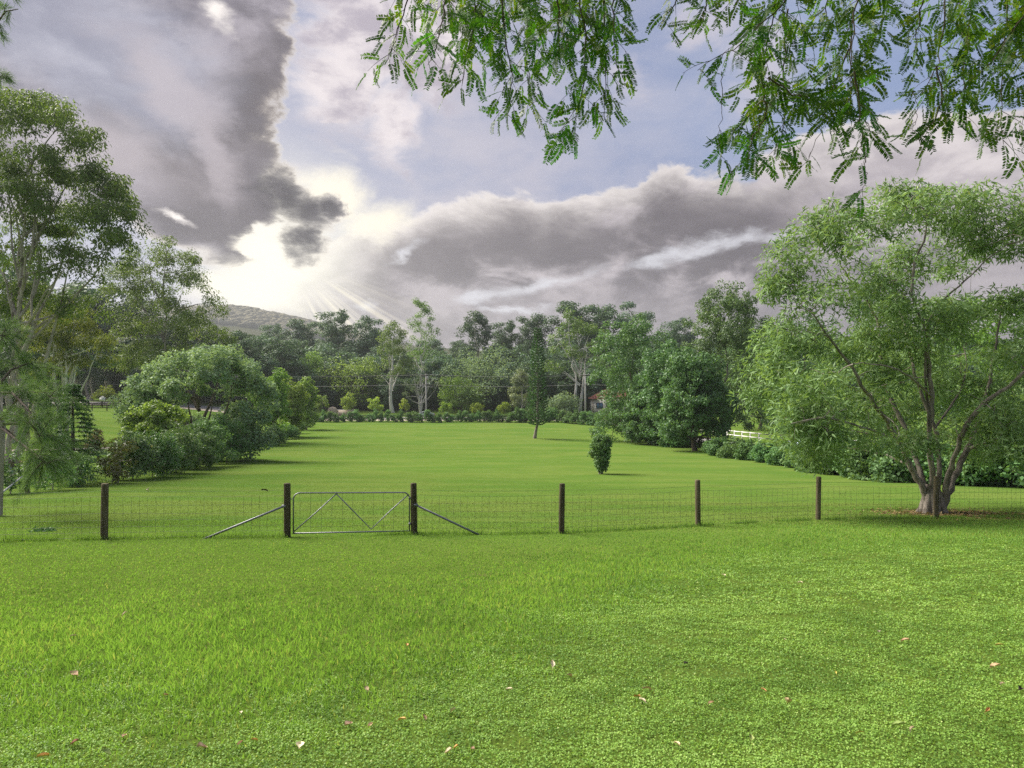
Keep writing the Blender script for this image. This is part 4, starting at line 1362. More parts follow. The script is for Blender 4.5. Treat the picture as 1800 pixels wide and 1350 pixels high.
# dark tiered conifer behind it
g = np.random.default_rng(62)
d = 33
bx, by, bz = ground_at(128, d)
H = at(128, 672, d)[2] - bz
root = thing('dark_conifer', 'dark layered conifer peeping out right of the feathery sheoak', 'tree', (bx, by, bz - .05))
link('trunk', tubes_mesh('trunk', [(np.array([(0, 0, 0), (0, 0, H * .5), (0, 0, H * .97)]), [.12, .08, .02])], M_bark_brown, 8), root)
brl, VV, FF, TT, nn = [], [], [], [], 0
for z in np.arange(0.35, H - .1, .22):
    f = z / H
    for q in range(9):
        a = g.uniform(0, 6.283)
        R = (1.7 * (1 - f) ** 0.7 + .1) * g.uniform(.75, 1.15)
        dr = np.array([math.cos(a), math.sin(a), 0])
        pts = bez((0, 0, z), dr * R * .6 + np.array([0, 0, z + .12]), dr * R + np.array([0, 0, z - .12 * R]), 5)
        brl.append((pts, np.linspace(.014, .004, 5)))
        m_ = 46
        t_ = g.uniform(.2, 1, m_)
        P = np.stack([np.interp(t_, np.linspace(0, 1, 5), pts[:, c]) for c in range(3)], -1)
        A = dr + g.normal(size=(m_, 3)) * .6
        v, f_, t = leaves(P, A, np.array([0, 0, 1.]) + g.normal(size=(m_, 3)) * .4, .16 * g.uniform(.7, 1.3, m_), .05, g.uniform(0, 1, m_))
        VV.append(v); FF.append(f_ + nn); TT.append(t); nn += len(v)
tag(link('twigs', tubes_mesh('twigs', brl, M_bark_brown, 4), root), kind='stuff')
link('crown', nmesh('crown', np.concatenate(VV), np.concatenate(FF), M_pine, np.concatenate(TT)), root)

# ================================================================ near fence and gate
M_post = bark_mat('weathered treated timber', (0.055, 0.045, 0.028), (0.125, 0.105, 0.066), 16.0, 0.12, 0.5)
M_galv = plain_mat('galvanised pipe', (0.20, 0.205, 0.225), 0.5, 0.5, 0.6, 0.12, 20)
M_wire = plain_mat('dull fence wire', (0.10, 0.10, 0.085), 0.6, 0.3, 0.2)
fp = [(-330, 14.2, 103), (-40, 14.4, 100), (183, 14.7, 98), (505, 15.2, 95), (728, 16.0, 90), (987, 16.4, 88), (1227, 17.8, 81), (1438, 19.0, 76), (1645, 19.3, 75), (1856, 20.3, 72), (2060, 21.5, 70)]
posts = [np.array(ground_at(p, dd)) for p, dd, _ in fp]
fence = thing('wire_fence', 'wire mesh fence on round timber posts running across the whole lawn', 'fence', posts[5])
F0 = posts[5]
g = np.random.default_rng(71)
for k, p in enumerate(posts):
    q = p - F0
    h = 1.20
    lean = g.normal(size=2) * 0.02
    rp = 0.075 if k < 5 else 0.07
    zs = [-.35, 0, .3, .6, .9, h - .012, h]
    pts = np.array([(q[0] + lean[0] * z, q[1] + lean[1] * z, q[2] + z) for z in zs])
    MB().tube(pts, [rp, rp, rp * .99, rp, rp * .98, rp * .97, rp * .90], 14).build('post', M_post, fence, smooth=False)
for k in range(len(posts) - 1):
    if k == 3:
        continue
    a, b_ = posts[k] - F0, posts[k + 1] - F0
    m_ = MB()
    L_ = np.linalg.norm(b_ - a)
    off = np.array([-(b_ - a)[1], (b_ - a)[0], 0]) / L_ * -0.078
    nv = int(L_ / 0.165)
    sag = lambda t: -0.03 * 4 * t * (1 - t)
    hs = [0.05, 0.16, 0.28, 0.42, 0.58, 0.76, 0.94]
    def gp(t, hgt):
        p_ = a + (b_ - a) * t
        zg = float(gz(F0[0] + p_[0], F0[1] + p_[1])) - F0[2]
        return np.array([p_[0] + off[0], p_[1] + off[1], zg + hgt + (sag(t) if hgt > .5 else 0)])
    for hgt in hs:
        m_.tube([gp(t, hgt) for t in np.linspace(0.0, 1.0, 9)], 0.0024, 4, cap=False)
    m_.tube([gp(t, 1.06) for t in np.linspace(0, 1.0, 7)], 0.0024, 4, cap=False)
    for t in (np.arange(nv) + .5) / nv:
        j_ = g.normal() * .002
        m_.tube([gp(t + j_, .05), gp(t, .45), gp(t - j_ * .5, .94)], 0.0024, 4, cap=False)
    tag(m_.build('wire_mesh', M_wire, fence), kind='stuff')
for (ka, px, dd, hh) in ((3, 356, 14.9, .72), (4, 848, 16.1, .72)):
    a = posts[ka] - F0 + np.array([0, -.06, hh])
    b_ = np.array(ground_at(px, dd)) - F0 + np.array([0, -.06, -.03])
    MB().tube([a, a * .5 + b_ * .5, b_], .024, 10).build('brace', M_galv, fence, smooth=True)
    MB().box(a + (b_ - a) * .03, (.09, .05, .06)).build('bracket', M_galv, fence)

A, Bp = posts[3], posts[4]
gd = (Bp - A) / np.linalg.norm(Bp - A)
gate = thing('farm_gate', 'galvanised pipe farm gate with a V brace, closed in the wire fence', 'gate', (A + Bp) / 2)
G0 = (A + Bp) / 2
gl = A + gd * .13 - G0
gr = Bp - gd * .11 - G0
up = np.array([0, 0, 1.])
zt, zb = .98, .08
c_ = .14
fr = [gl + up * zb]
fr += [gl + up * (zt - c_)] + [gl + gd * (c_ - c_ * math.cos(t)) + up * (zt - c_ + c_ * math.sin(t)) for t in np.linspace(.2, 1.571, 6)]
fr += [gr - gd * (c_ - c_ * math.sin(t)) + up * (zt - c_ + c_ * math.cos(t)) for t in np.linspace(0, 1.37, 6)] + [gr + up * (zt - c_)]
fr += [gr + up * zb]
MB().tube(fr, .016, 10).build('frame', M_galv, gate, smooth=True)
MB().tube([gl + up * zb - gd * .02, (gl + gr) / 2 + up * zb, gr + up * zb + gd * .02], .016, 10).build('bottom_rail', M_galv, gate, smooth=True)
wd = np.linalg.norm(gr - gl)
at1, at2 = gl + gd * wd * .36 + up * (zt - .02), gl + gd * wd * .66 + up * (zb + .06)
fl = np.array([0, -.012, 0])
MB().tube([gl + up * (zb + .03) + fl, (gl + up * zb + at1) / 2 + fl, at1 + fl], .013, 8).build('brace', M_galv, gate, smooth=True)
MB().tube([at1 + fl, (at1 + at2) / 2 + fl, at2 + fl, (at2 + gr + up * zt) / 2 + fl, gr + up * (zt - .05) - gd * .03 + fl], .013, 8).build('brace', M_galv, gate, smooth=True)
m_ = MB()
for t in (np.arange(11) + .6) / 11.2:
    m_.tube([gl + gd * wd * t + up * (zb + .01), gl + gd * wd * t + up * .5, gl + gd * wd * t + up * (zt - .01)], .0026, 4, cap=False)
for hgt in (.22, .40, .60, .80):
    m_.tube([gl + up * hgt, (gl + gr) / 2 + up * hgt, gr + up * hgt], .0022, 4, cap=False)
tag(m_.build('wire_mesh', M_wire, gate), kind='stuff')
for hgt in (.25, .85):
    MB().tube([gr + up * hgt - gd * .02, gr + up * hgt + gd * .05], .013, 8).box(gr + up * hgt + gd * .01, (.05, .06, .05)).build('hinge', M_galv, gate)
m_ = MB()
for q in range(7):
    cx = gl - gd * (.01 + .02 * q) + up * (zt - .13 + .012 * math.sin(q * 1.4)) + np.array([0, -.05 - .02 * math.sin(q * .5), 0])
    m_.tube([cx + np.array([math.cos(a) * .016, math.sin(a) * .006 * (q % 2), math.sin(a) * .011]) for a in np.linspace(0, 6.283, 9)], .0035, 5, cap=False)
m_.build('latch_chain', M_galv, gate)

# old boundary fence on the left
ob = thing('boundary_fence', 'old grey post and wire fence along the left boundary', 'fence', ground_at(48, 28.5))
O0 = np.array(ground_at(48, 28.5))
op = [(-60, 26.5), (48, 28.5), (137, 31.5), (202, 35.5), (300, 44), (455, 74), (464, 77)]
oq = []
for k, (px, dd) in enumerate(op):
    q = np.array(ground_at(px, dd)) - O0
    oq.append(q)
    h = 1.22
    MB().tube([q + up * z for z in (-.3, 0, .6, h - .02, h)], [.085, .085, .08, .08, .065], 12).build('post', M_post if k == 1 else M_bark_grey, ob)
m_ = MB()
for a, b_ in zip(oq[:-1], oq[1:]):
    n_ = max(2, int(np.linalg.norm(b_ - a) / 3))
    for hgt in (.2, .45, .7, .95, 1.12):
        P = []
        for t in np.linspace(0, 1, n_):
            p_ = a + (b_ - a) * t
            P.append((p_[0], p_[1] - .085, float(gz(O0[0] + p_[0], O0[1] + p_[1])) - O0[2] + hgt))
        if len(P) == 2: P.insert(1, tuple(np.mean(P, axis=0)))
        m_.tube(P, .003, 4, cap=False)
tag(m_.build('wire', M_wire, ob), kind='stuff')
M_palepipe = plain_mat('pale painted pipe', (0.55, 0.53, 0.50), .5, .4)
a = oq[1] + np.array([-.05, -.06, .78]); b_ = np.array(ground_at(-6, 26.6)) - O0
MB().tube([a, (a + b_) / 2, b_], .035, 10).build('brace', M_palepipe, ob, smooth=True)


# rail fences
def rail_fence(name, label, pts, mat, n_rails=2, h=1.15, gap=2.4, pw=.12, rail_h=.13, group=None):
    P = np.asarray(pts, float)
    seg = np.concatenate([[0], np.cumsum(np.linalg.norm(np.diff(P, axis=0), axis=1))])
    n_ = int(round(seg[-1] / gap))
    s_ = np.linspace(0, seg[-1], n_ + 1)
    X, Y = np.interp(s_, seg, P[:, 0]), np.interp(s_, seg, P[:, 1])
    Z = gz(X, Y)
    o0 = np.array((X[0], Y[0], Z[0]))
    t_ = thing(name, label, 'fence', o0)
    gg = np.random.default_rng(int(abs(X[0] * 10)) + 3)
    pm = MB().box((0, 0, h / 2 - .15), (pw, pw, h + .3)).mesh('post', mat)
    for x, y, z in zip(X, Y, Z):
        link('post', pm, t_, np.array((x, y, z)) - o0, (0, 0, gg.normal() * .04))
    for r in range(n_rails):
        zz = h - .10 - r * (h - .15) / max(1, n_rails) * 1.0
        for k in range(n_):
            a = np.array((X[k], Y[k], Z[k] + zz + gg.normal() * .008)) - o0
            b_ = np.array((X[k + 1], Y[k + 1], Z[k + 1] + zz + gg.normal() * .008)) - o0
            dn = np.array([(b_ - a)[1], -(b_ - a)[0], 0]) / np.linalg.norm(b_ - a) * (pw / 2 + .022)
            MB().beam(a + dn, b_ + dn, .04, rail_h).build('rail', mat, t_)
    return t_


M_darkrail = plain_mat('dark stained rail', (0.045, 0.032, 0.026), .7, .2, 0, .3, 4)
M_whiterail = plain_mat('white painted rail', (0.74, 0.73, 0.71), .55, .3, 0, .05, 3)
rail_fence('rail_fence', 'dark post and rail fence behind the far hedge', [(-41, 132.7), (17, 131.9)], M_darkrail, 2, 1.2)
rail_fence('rail_fence', 'dark post and rail fence under the trees of the right boundary', [(17.4, 128), (17.6, 93), (20.2, 74), (22.2, 58), (26, 46)], M_darkrail, 2, 1.2)
rail_fence('white_fence', 'white post and rail fence beyond the road on the right', [(27.5, 112), (28.7, 100), (30.4, 83), (33.5, 71), (40, 59), (50, 47)], M_whiterail, 2, 1.2)
rail_fence('rail_fence', 'straight brown rail fence beside the far road on the left', [(-84, 128), (-66, 129)], M_darkrail, 2, 1.15)
rail_fence('rail_fence', 'slanting brown rail fence across the left paddock', [(-74, 112), (-67, 120), (-63, 129)], M_darkrail, 2, 1.1)

# ================================================================ utility poles and lines
M_conc = plain_mat('pale weathered pole', (0.40, 0.39, 0.38), .8, .2, 0, .15, 2)
M_dark = plain_mat('dark metal', (0.05, 0.05, 0.055), .5, .4, .3)
pole_px = [(243, 145, 'utility pole half hidden behind the wide domed tree on the left'), (749, 141.8, 'utility pole with a pale transformer box, beside the bleached gum'), (1029, 142, 'slim pale utility pole in front of the red roofed house')]
heads = []
for k, (px, dd, lab) in enumerate(pole_px):
    x, y, z = ground_at(px, dd)
    h = at(px, 657, dd)[2] - z
    t_ = thing('utility_pole', lab, 'utility pole', (x, y, z), group='utility poles along the far road')
    MB().tube([(0, 0, -.5), (0, 0, h * .5), (0, 0, h)], [.19, .16, .12], 12).build('pole', M_conc, t_, smooth=True)
    MB().box((0, -.14, h - .35), (2.0, .1, .12)).build('crossarm', M_darkrail, t_)
    MB().box((0, -.14, h - 2.3), (1.2, .1, .12)).build('crossarm', M_darkrail, t_)
    for xx in (-.9, -.35, .35, .9):
        MB().tube([(xx, -.14, h - .29), (xx, -.14, h - .22), (xx, -.14, h - .13)], [.03, .055, .03], 8).build('insulator', M_whiterail, t_)
    if k == 1:
        MB().tube([(.30, -.1, h - 1.25), (.30, -.1, h - .9), (.30, -.1, h - .5)], [.2, .22, .2], 12).build('transformer', M_conc, t_, smooth=True)
    heads.append((x, y, z, h))
ends = [(-175, 150, float(gz(-175, 150)), heads[0][3])] + heads + [(70, 128, float(gz(70, 128)), heads[2][3])]
lines_def = [(-.9, .15, 'upper power line strung highest between the poles'), (.9, .16, 'second upper power line just below the highest'), (-.5, 2.2, 'lower power line strung across the dark foot of the wood')]
for off_, drop_, lab in lines_def:
    m_ = MB()
    P0 = np.array(ends[0][:3])
    for a, b_ in zip(ends[:-1], ends[1:]):
        t = np.linspace(0, 1, 13)
        pa, pb = np.array([a[0] + off_, a[1] - .14, a[2] + a[3] - drop_]), np.array([b_[0] + off_, b_[1] - .14, b_[2] + b_[3] - drop_])
        P = pa + (pb - pa) * t[:, None]
        P[:, 2] -= 4 * t * (1 - t) * 0.5
        m_.tube(P - P0, .026, 5, cap=False)
    tag(m_.build('power_line', M_conc if off_ > -.6 else M_dark, loc=P0), lab, 'power line', 'power lines along the far road')

# ================================================================ house with red roof
M_wall = plain_mat('white rendered wall', (0.68, 0.65, 0.62), .85, .2, 0, .05, 1)
M_roof = plain_mat('red roof tile', (0.24, 0.088, 0.07), .75, .2, 0, .2, 3)
M_glass = plain_mat('blue window glass', (0.10, 0.20, 0.34), .12, .6, 0, .05)
M_trim = plain_mat('brown trim', (0.16, 0.09, 0.06), .6, .3)
hx0, hy0, hz0 = ground_at(1041, 149)
house = thing('house', 'white house with a red tiled roof, mostly hidden behind the rounded trees', 'house', (hx0, hy0, hz0))
Wd, Dp, Hh = 15.0, 8.0, 3.1
MB().box((Wd / 2, Dp / 2, Hh / 2 - .2), (Wd, Dp, Hh + .4)).build('wall', M_wall, house)
V = [(-.6, -.6, Hh), (Wd + .6, -.6, Hh), (Wd + .6, Dp + .6, Hh), (-.6, Dp + .6, Hh), (3.2, Dp / 2, Hh + 2.2), (Wd - 3.2, Dp / 2, Hh + 2.2), (-.6, -.6, Hh + .22), (Wd + .6, -.6, Hh + .22), (Wd + .6, Dp + .6, Hh + .22), (-.6, Dp + .6, Hh + .22)]
roof = link('roof', nmesh('roof', V, [np.array([(0, 3, 2, 1), (0, 1, 7, 6), (1, 2, 8, 7), (2, 3, 9, 8), (3, 0, 6, 9), (6, 7, 5, 4), (8, 9, 4, 5)]), np.array([(7, 8, 5), (9, 6, 4)])], M_roof), house)
m_ = MB()
for k in range(30):
    x = -.4 + k * (Wd + .8) / 29
    tt_ = min(1, max(.05, min((x + .6) / 3.8, (Wd + .6 - x) / 3.8)))
    m_.beam((x, -.6, Hh + .25), (x, -.6 + (Dp / 2 + .6) * tt_, Hh + .25 + 1.98 * tt_), .10, .06)
link('tile_ridge', m_.mesh('tile_ridge', M_roof), roof)
for k, xx in enumerate((1.6, 5.2, 9.0, 12.6)):
    w_ = link('window', MB().box((xx, -.02, 1.65), (1.5, .10, 1.3)).mesh('window', M_trim), house)
    link('pane', MB().box((xx - .35, -.08, 1.65), (.62, .04, 1.14)).mesh('pane', M_glass), w_)
    link('pane', MB().box((xx + .35, -.08, 1.65), (.62, .04, 1.14)).mesh('pane', M_glass), w_)
MB().box((.12, -.45, Hh / 2), (.16, .16, Hh)).build('verandah_post', M_trim, house)
MB().box((3.5, -.06, 1.05), (.95, .1, 2.1)).build('door', M_trim, house)

# low arched entrance wall on the left of the far road
M_cream = plain_mat('cream render', (0.55, 0.46, 0.38), .9, .1, 0, .1, 3)
x, y, z = ground_at(584, 144)
ew = thing('entrance_wall', 'low cream entrance wall with an arched top above the far hedge', 'wall', (x, y, z))
outl = [(-.95, 0)] + [(-.95 + .95 * (1 - math.cos(t)), 1.25 + .75 * math.sin(t)) for t in np.linspace(0, math.pi, 12)] + [(.95, 0)]
MB().prism(outl, (1, 0, 0), (0, 0, 1), (0, 0, -.2), (0, .35, 0)).build('arch', M_cream, ew)
MB().box((2.9, .18, .35), (3.6, .3, 1.5)).build('wing', M_cream, ew)
MB().box((2.9, .18, 1.14), (3.7, .4, .08)).build('capping', M_whiterail, ew)


# ================================================================ cars
M_tyre = plain_mat('tyre rubber', (0.02, 0.02, 0.021), .85, .2)
M_rim = plain_mat('alloy rim', (0.5, 0.5, 0.52), .35, .5, .7)
M_cglass = plain_mat('dark car glass', (0.03, 0.04, 0.05), .06, .7)
M_lamp = plain_mat('lamp lens', (0.75, 0.75, 0.72), .15, .6)
M_tail = plain_mat('red tail lens', (0.45, 0.02, 0.02), .2, .5)


def make_car(label, color, loc, rz):
    c = thing('car', label, 'car', loc, rz)
    mp_ = plain_mat('car paint', color, .28, .6, .35, .03)
    prof = [(-2.15, .34), (-2.2, .62), (-2.12, .86), (-1.45, .95), (-.75, 1.02), (-.15, 1.40), (.35, 1.46), (1.0, 1.42), (1.62, 1.06), (2.05, 1.0), (2.2, .72), (2.15, .34), (1.75, .30), (1.62, .60), (1.32, .72), (1.02, .60), (.9, .28), (-.9, .28), (-1.02, .60), (-1.32, .72), (-1.62, .60), (-1.75, .30)]
    m_ = MB()
    n_ = len(prof)
    rings = []
    for yy, ins in ((-.86, .06), (-.80, 0), (.80, 0), (.86, .06)):
        rings.append([(x * (1 - ins * .35), yy * (1 - .16 * max(0, (z - .95) / .5)), z - (ins * .4 if z > .8 else 0)) for x, z in prof])
    V = [p for r in rings for p in r]
    Qs = [(q * n_ + k, q * n_ + (k + 1) % n_, (q + 1) * n_ + (k + 1) % n_, (q + 1) * n_ + k) for q in range(3) for k in range(n_)]
    cenA, cenB = (0, -.87, .62), (0, .87, .62)
    V += [cenA, cenB]
    T = [((k + 1) % n_, k, 4 * n_) for k in range(n_)] + [(3 * n_ + k, 3 * n_ + (k + 1) % n_, 4 * n_ + 1) for k in range(n_)]
    m_.add(V, Qs, T)
    m_.build('body', mp_, c, smooth=False)
    for s in (-1, 1):
        for pts in ([(-.62, 1.04), (-.12, 1.36), (.32, 1.40), (.32, 1.04)], [(.40, 1.04), (.40, 1.40), (.95, 1.36), (1.42, 1.06)]):
            yb = s * .80
            MB().prism(pts, (1, 0, 0), (0, -s * .10, 1), (0, yb + s * .118, 0), (0, s * .02, 0)).build('window', M_cglass, c)
        MB().box((-2.1, s * .6, .72), (.16, .34, .14)).build('headlight', M_lamp, c)
        MB().box((2.12, s * .62, .78), (.14, .32, .16)).build('tail_light', M_tail, c)
        MB().box((-.55, s * .93, 1.02), (.14, .14, .10)).build('mirror', mp_, c)
        MB().box((.30, s * .868, .86), (.16, .03, .03)).build('door_handle', M_rim, c)
    MB().prism([(-.66, -.66), (.66, -.66), (.58, .66), (-.58, .66)], (0, 1, 0), (.60 / .66 * .42, 0, .34 / .66 * .46), (-.47, 0, 1.235), (-.015, 0, .025)).build('windscreen', M_cglass, c)
    for xx in (-1.32, 1.32):
        for s in (-1, 1):
            ty = MB().tube([(xx, s * .70, .32), (xx, s * .84, .32), (xx, s * .88, .32)], [.32, .32, .29], 18).build('wheel', M_tyre, c, smooth=False)
            link('rim', MB().tube([(xx, s * .875, .32), (xx, s * .89, .32)], [.2, .19], 14).mesh('rim', M_rim), ty)
    return c


x, y, z = ground_at(745, 138.2)
make_car('silver blue car on the far road behind the hedge gap', (0.36, 0.40, 0.46), (x, y, z + .05), 0.0)
x, y, z = ground_at(1425, 68.5)
make_car('pale blue car on the right hand road, glimpsed through leaves', (0.34, 0.42, 0.55), (x, y, z + .05), rad(-62))

# ================================================================ small plants of the left garden
def rosette(seed, name, label, cat, loc, n_, L, W, mat, rise=(0.2, 1.2), bend=0.5, group=None, trunk=0.0, pinn=False):
    g = np.random.default_rng(seed)
    t_ = thing(name, label, cat, loc, group=group)
    if trunk:
        link('trunk', tubes_mesh('trunk', [(np.array([(0, 0, -.1), (.02, 0, trunk * .5), (0, 0, trunk)]), [.09, .07, .07])], M_bark_brown, 8), t_)
    for k in range(n_):
        a = k * 2.399 + g.normal() * .2
        e = g.uniform(*rise)
        dr = np.array([math.cos(a) * math.cos(e), math.sin(a) * math.cos(e), math.sin(e)])
        Lk = L * g.uniform(.8, 1.1)
        sp_ = bez((0, 0, trunk), np.array([0, 0, trunk]) + dr * Lk * .6, np.array([0, 0, trunk]) + dr * Lk + np.array([0, 0, -bend * Lk * .5]), 8)
        if pinn:
            m2 = 26
            t2 = np.repeat(np.linspace(.15, 1, m2 // 2), 2)
            P = np.stack([np.interp(t2, np.linspace(0, 1, 8), sp_[:, c]) for c in range(3)], -1)
            sd = unit(np.cross(dr, (0, 0, 1.)))
            A = dr * .6 + sd * np.tile([1, -1], m2 // 2)[:, None] + np.array([0, 0, -.25])
            v, f, tt = leaves(P, A, np.tile((0, 0, 1.), (m2, 1)), Lk * .34 * (1.1 - t2 * .7), W, g.uniform(0, 1, m2))
            V, Q = tube_arrays(sp_, .008, 4)
            link('frond', nmesh('frond', np.concatenate([v, V]), np.concatenate([f, Q + len(v)]), mat, np.concatenate([tt, np.full(len(V), .5)])), t_)
        else:
            sd = unit(np.cross(dr, (0, 0, 1.)))
            wd_ = W * np.array([.6, .85, 1, 1, .85, .6, .35, .03]) / 2
            nn_ = np.cross(sd, dr)
            V = np.concatenate([sp_ + sd * wd_[:, None], sp_ - nn_ * .15 * W, sp_ - sd * wd_[:, None]])
            Q = [(q, q + 1, q + 9, q + 8) for q in range(7)] + [(q + 8, q + 9, q + 17, q + 16) for q in range(7)]
            link('leaf', nmesh('leaf', V, np.array(Q), mat, np.full(len(V), g.uniform(0, 1)), smooth=True), t_)
    return t_


rosette(301, 'agave', 'blue grey spiky agave in the garden bed at the left edge', 'plant', ground_at(22, 38), 18, 1.0, .14, M_agave, (.1, 1.3), .25)
rosette(302, 'cycad', 'dark green cycad with arching fronds in the left garden', 'plant', ground_at(172, 58), 16, 1.3, .06, M_hedge, (.1, 1.1), .7, pinn=True, trunk=.3)
rosette(303, 'young_palm', 'young palm with two short trunks right of the cycad', 'palm', ground_at(197, 61), 11, 1.2, .06, M_bright, (.3, 1.2), 1.0, pinn=True, trunk=1.0)
x, y, z = ground_at(166, 64)
o = bushy(304, 'bronze_shrub', 'bronze leaved shrub left of the young palm', 2.2, 1.0, M_redleaf, M_bark_brown, 30, 50, .2, .12, .36, nl=6, low=.05, cat='shrub', tr=.04, tw=.012)
place(o, x, y)
x, y, z = ground_at(16, 44)
o = bushy(305, 'red_bed_plant', 'low reddish flowering plant behind the agave', .9, 1.2, M_redleaf, M_bark_brown, 26, 50, .16, .09, .3, nl=6, low=.0, cat='shrub', tr=.03, tw=.01)
place(o, x, y)
x, y, z = ground_at(184, 131)
o = bushy(306, 'roadside_tree', 'small lime green tree behind the brown rail fence on the left', 3.6, 2.3, M_lime, M_bark_pale, 34, 55, .26, .16, .5, low=.3, tr=.07)
place(o, x, y)
x, y, z = ground_at(180, 126.8)
lb = thing('letterbox', 'small pale letterbox standing at the brown rail fence', 'letterbox', (x, y, z))
MB().box((0, 0, .55), (.14, .14, 1.1)).build('post', M_darkrail, lb)
MB().box((0, 0, 1.4), (.8, .5, .6)).build('box', M_whiterail, lb)
MB().prism([(-.45, 0), (.45, 0), (0, .22)], (1, 0, 0), (0, 0, 1), (0, -.28, 1.70), (0, .56, 0)).build('lid', M_whiterail, lb)
# ================================================================ overhanging feather leaved tree
g = np.random.default_rng(81)
TB = np.array([4.6, -3.4, float(gz(4.6, -3.4))])
over = thing('overhanging_tree', 'tree with feathery green leaves whose branches hang down across the top right', 'tree', TB)


def frond_arrays(seed):
    q = np.random.default_rng(seed)
    n_ = 15
    V, F = [], []
    Lf = 0.150
    cv = lambda t: (0.012 * math.sin(t * 3 + seed), Lf * t, -0.030 * t * t)
    k = 0
    for j_ in range(n_):
        t = 0.14 + 0.86 * j_ / (n_ - 1)
        c = np.array(cv(t))
        for s in (-1, 1):
            if q.uniform() < 0.05: continue
            ll = 0.0265 * (0.75 + 0.35 * math.sin(math.pi * min(1, t * .85 + .1))) * q.uniform(.88, 1.1)
            ww = ll * .36
            ax = unit(np.array([s * 1.0, .42 + q.normal() * .10, -.12 + q.normal() * .10]))
            sd = unit(np.cross(ax, (0, 0, 1.)) + q.normal(size=3) * .08)
            P = [c, c + ax * ll * .25 + sd * ww * .45, c + ax * ll * .75 + sd * ww * .45, c + ax * ll, c + ax * ll * .75 - sd * ww * .45, c + ax * ll * .25 - sd * ww * .45]
            V += P
            F.append(list(range(k, k + 6)))
            k += 6
    V = np.array(V)
    tn = np.repeat(q.uniform(0.1, .9, len(F)), 6)
    rv, rq = tube_arrays([cv(t) for t in (0, .33, .66, 1)], [.0014, .0012, .001, .0006], 3)
    return V, np.array(F), tn, rv, rq


fr_arr = [frond_arrays(s) for s in range(5)]
fr_me = [nmesh('leaf', np.concatenate([a[0], a[3]]), [a[1], a[4] + len(a[0])], M_feather, np.concatenate([a[2], np.full(len(a[3]), .2)])) for a in fr_arr]

sprays = [
    ([(735, -60), (712, 30), (692, 90), (676, 128)], 4.6, 1.0), ([(790, -60), (782, 30), (770, 85), (752, 128)], 4.3, 1.0), ([(832, -60), (836, 50), (818, 115), (812, 165)], 4.7, 1.0),
    ([(880, -60), (886, 70), (902, 150), (892, 232)], 4.4, 1.15), ([(940, -60), (925, 70), (928, 150), (938, 215)], 4.9, 1.0), ([(1010, -60), (1030, 80), (1026, 170), (1000, 262)], 4.5, 1.25),
    ([(1060, -60), (1062, 60), (1066, 140), (1062, 225)], 4.8, 1.1), ([(985, -60), (980, 40), (985, 120)], 4.2, 1.0), ([(850, -60), (846, 25), (850, 85)], 4.9, 1.0), ([(1088, -60), (1076, 30), (1080, 90), (1086, 135)], 4.4, .65),
    ([(905, -60), (915, 10), (940, 60), (960, 95)], 5.2, 1.1), ([(1030, -60), (1045, 5), (1050, 60)], 5.3, 1.2), ([(770, -60), (800, 0), (815, 45)], 5.0, .9), ([(960, -60), (985, 10), (1015, 60)], 4.7, 1.2),
    ([(1215, -60), (1196, 10), (1172, 40), (1156, 62)], 4.5, .6), ([(1262, -60), (1242, 0), (1238, 30), (1236, 52)], 4.7, .9), ([(1290, -60), (1300, -10), (1290, 30)], 4.4, .8),
    ([(1425, -60), (1380, 20), (1305, 88), (1226, 138)], 4.3, 1.1), ([(1400, -60), (1362, 40), (1340, 120), (1338, 190)], 4.7, 1.2), ([(1338, 150), (1350, 215), (1318, 262), (1312, 300)], 4.4, 1.0),
    ([(1385, 30), (1378, 130), (1384, 220), (1362, 296)], 4.8, 1.1), ([(1350, 150), (1392, 178), (1440, 190), (1476, 205)], 4.5, .9), ([(1340, 190), (1310, 225), (1290, 240), (1272, 250)], 4.6, .8),
    ([(1525, -60), (1500, 40), (1500, 120), (1490, 200)], 4.5, 1.09), ([(1500, 40), (1492, 130), (1512, 215), (1545, 262)], 4.9, 0.92), ([(1502, 140), (1514, 230), (1522, 300)], 4.3, 0.76), ([(1470, -60), (1455, 10), (1448, 80)], 4.7, 0.92),
    ([(1492, 100), (1455, 190), (1446, 225), (1436, 240)], 4.6, .8), ([(1560, -60), (1560, 20), (1548, 70)], 5.0, 0.84),
    ([(1640, -60), (1622, 20), (1612, 70), (1606, 105)], 4.4, 0.84), ([(1670, -60), (1660, 60), (1646, 140), (1618, 178)], 4.7, 1.01), ([(1646, 130), (1660, 190), (1642, 225), (1610, 262)], 4.4, 0.84),
    ([(1720, -60), (1702, 60), (1694, 150), (1700, 235)], 4.9, 1.09), ([(1790, -60), (1768, 60), (1758, 160), (1764, 268)], 4.5, 1.09), ([(1845, -60), (1800, 40), (1745, 120), (1688, 176)], 4.3, 1.01), ([(1855, -60), (1835, 80), (1812, 170), (1800, 225)], 4.8, 1.01),
    ([(1820, -60), (1800, 10), (1790, 90)], 5.2, 1.01), ([(1690, -60), (1685, 10), (1690, 80)], 5.2, 0.92), ([(1900, -60), (1880, 60), (1850, 150)], 4.6, 0.92)]
danglers = [([(1268, 140), (1270, 190), (1267, 232), (1264, 300)], 4.4, .45), ([(1446, 215), (1440, 245), (1425, 285), (1420, 305)], 4.6, .55), ([(1522, 290), (1521, 320), (1518, 340), (1512, 352)], 4.3, .75), ([(1606, 175), (1612, 200), (1612, 226), (1600, 250)], 4.5, .6)]

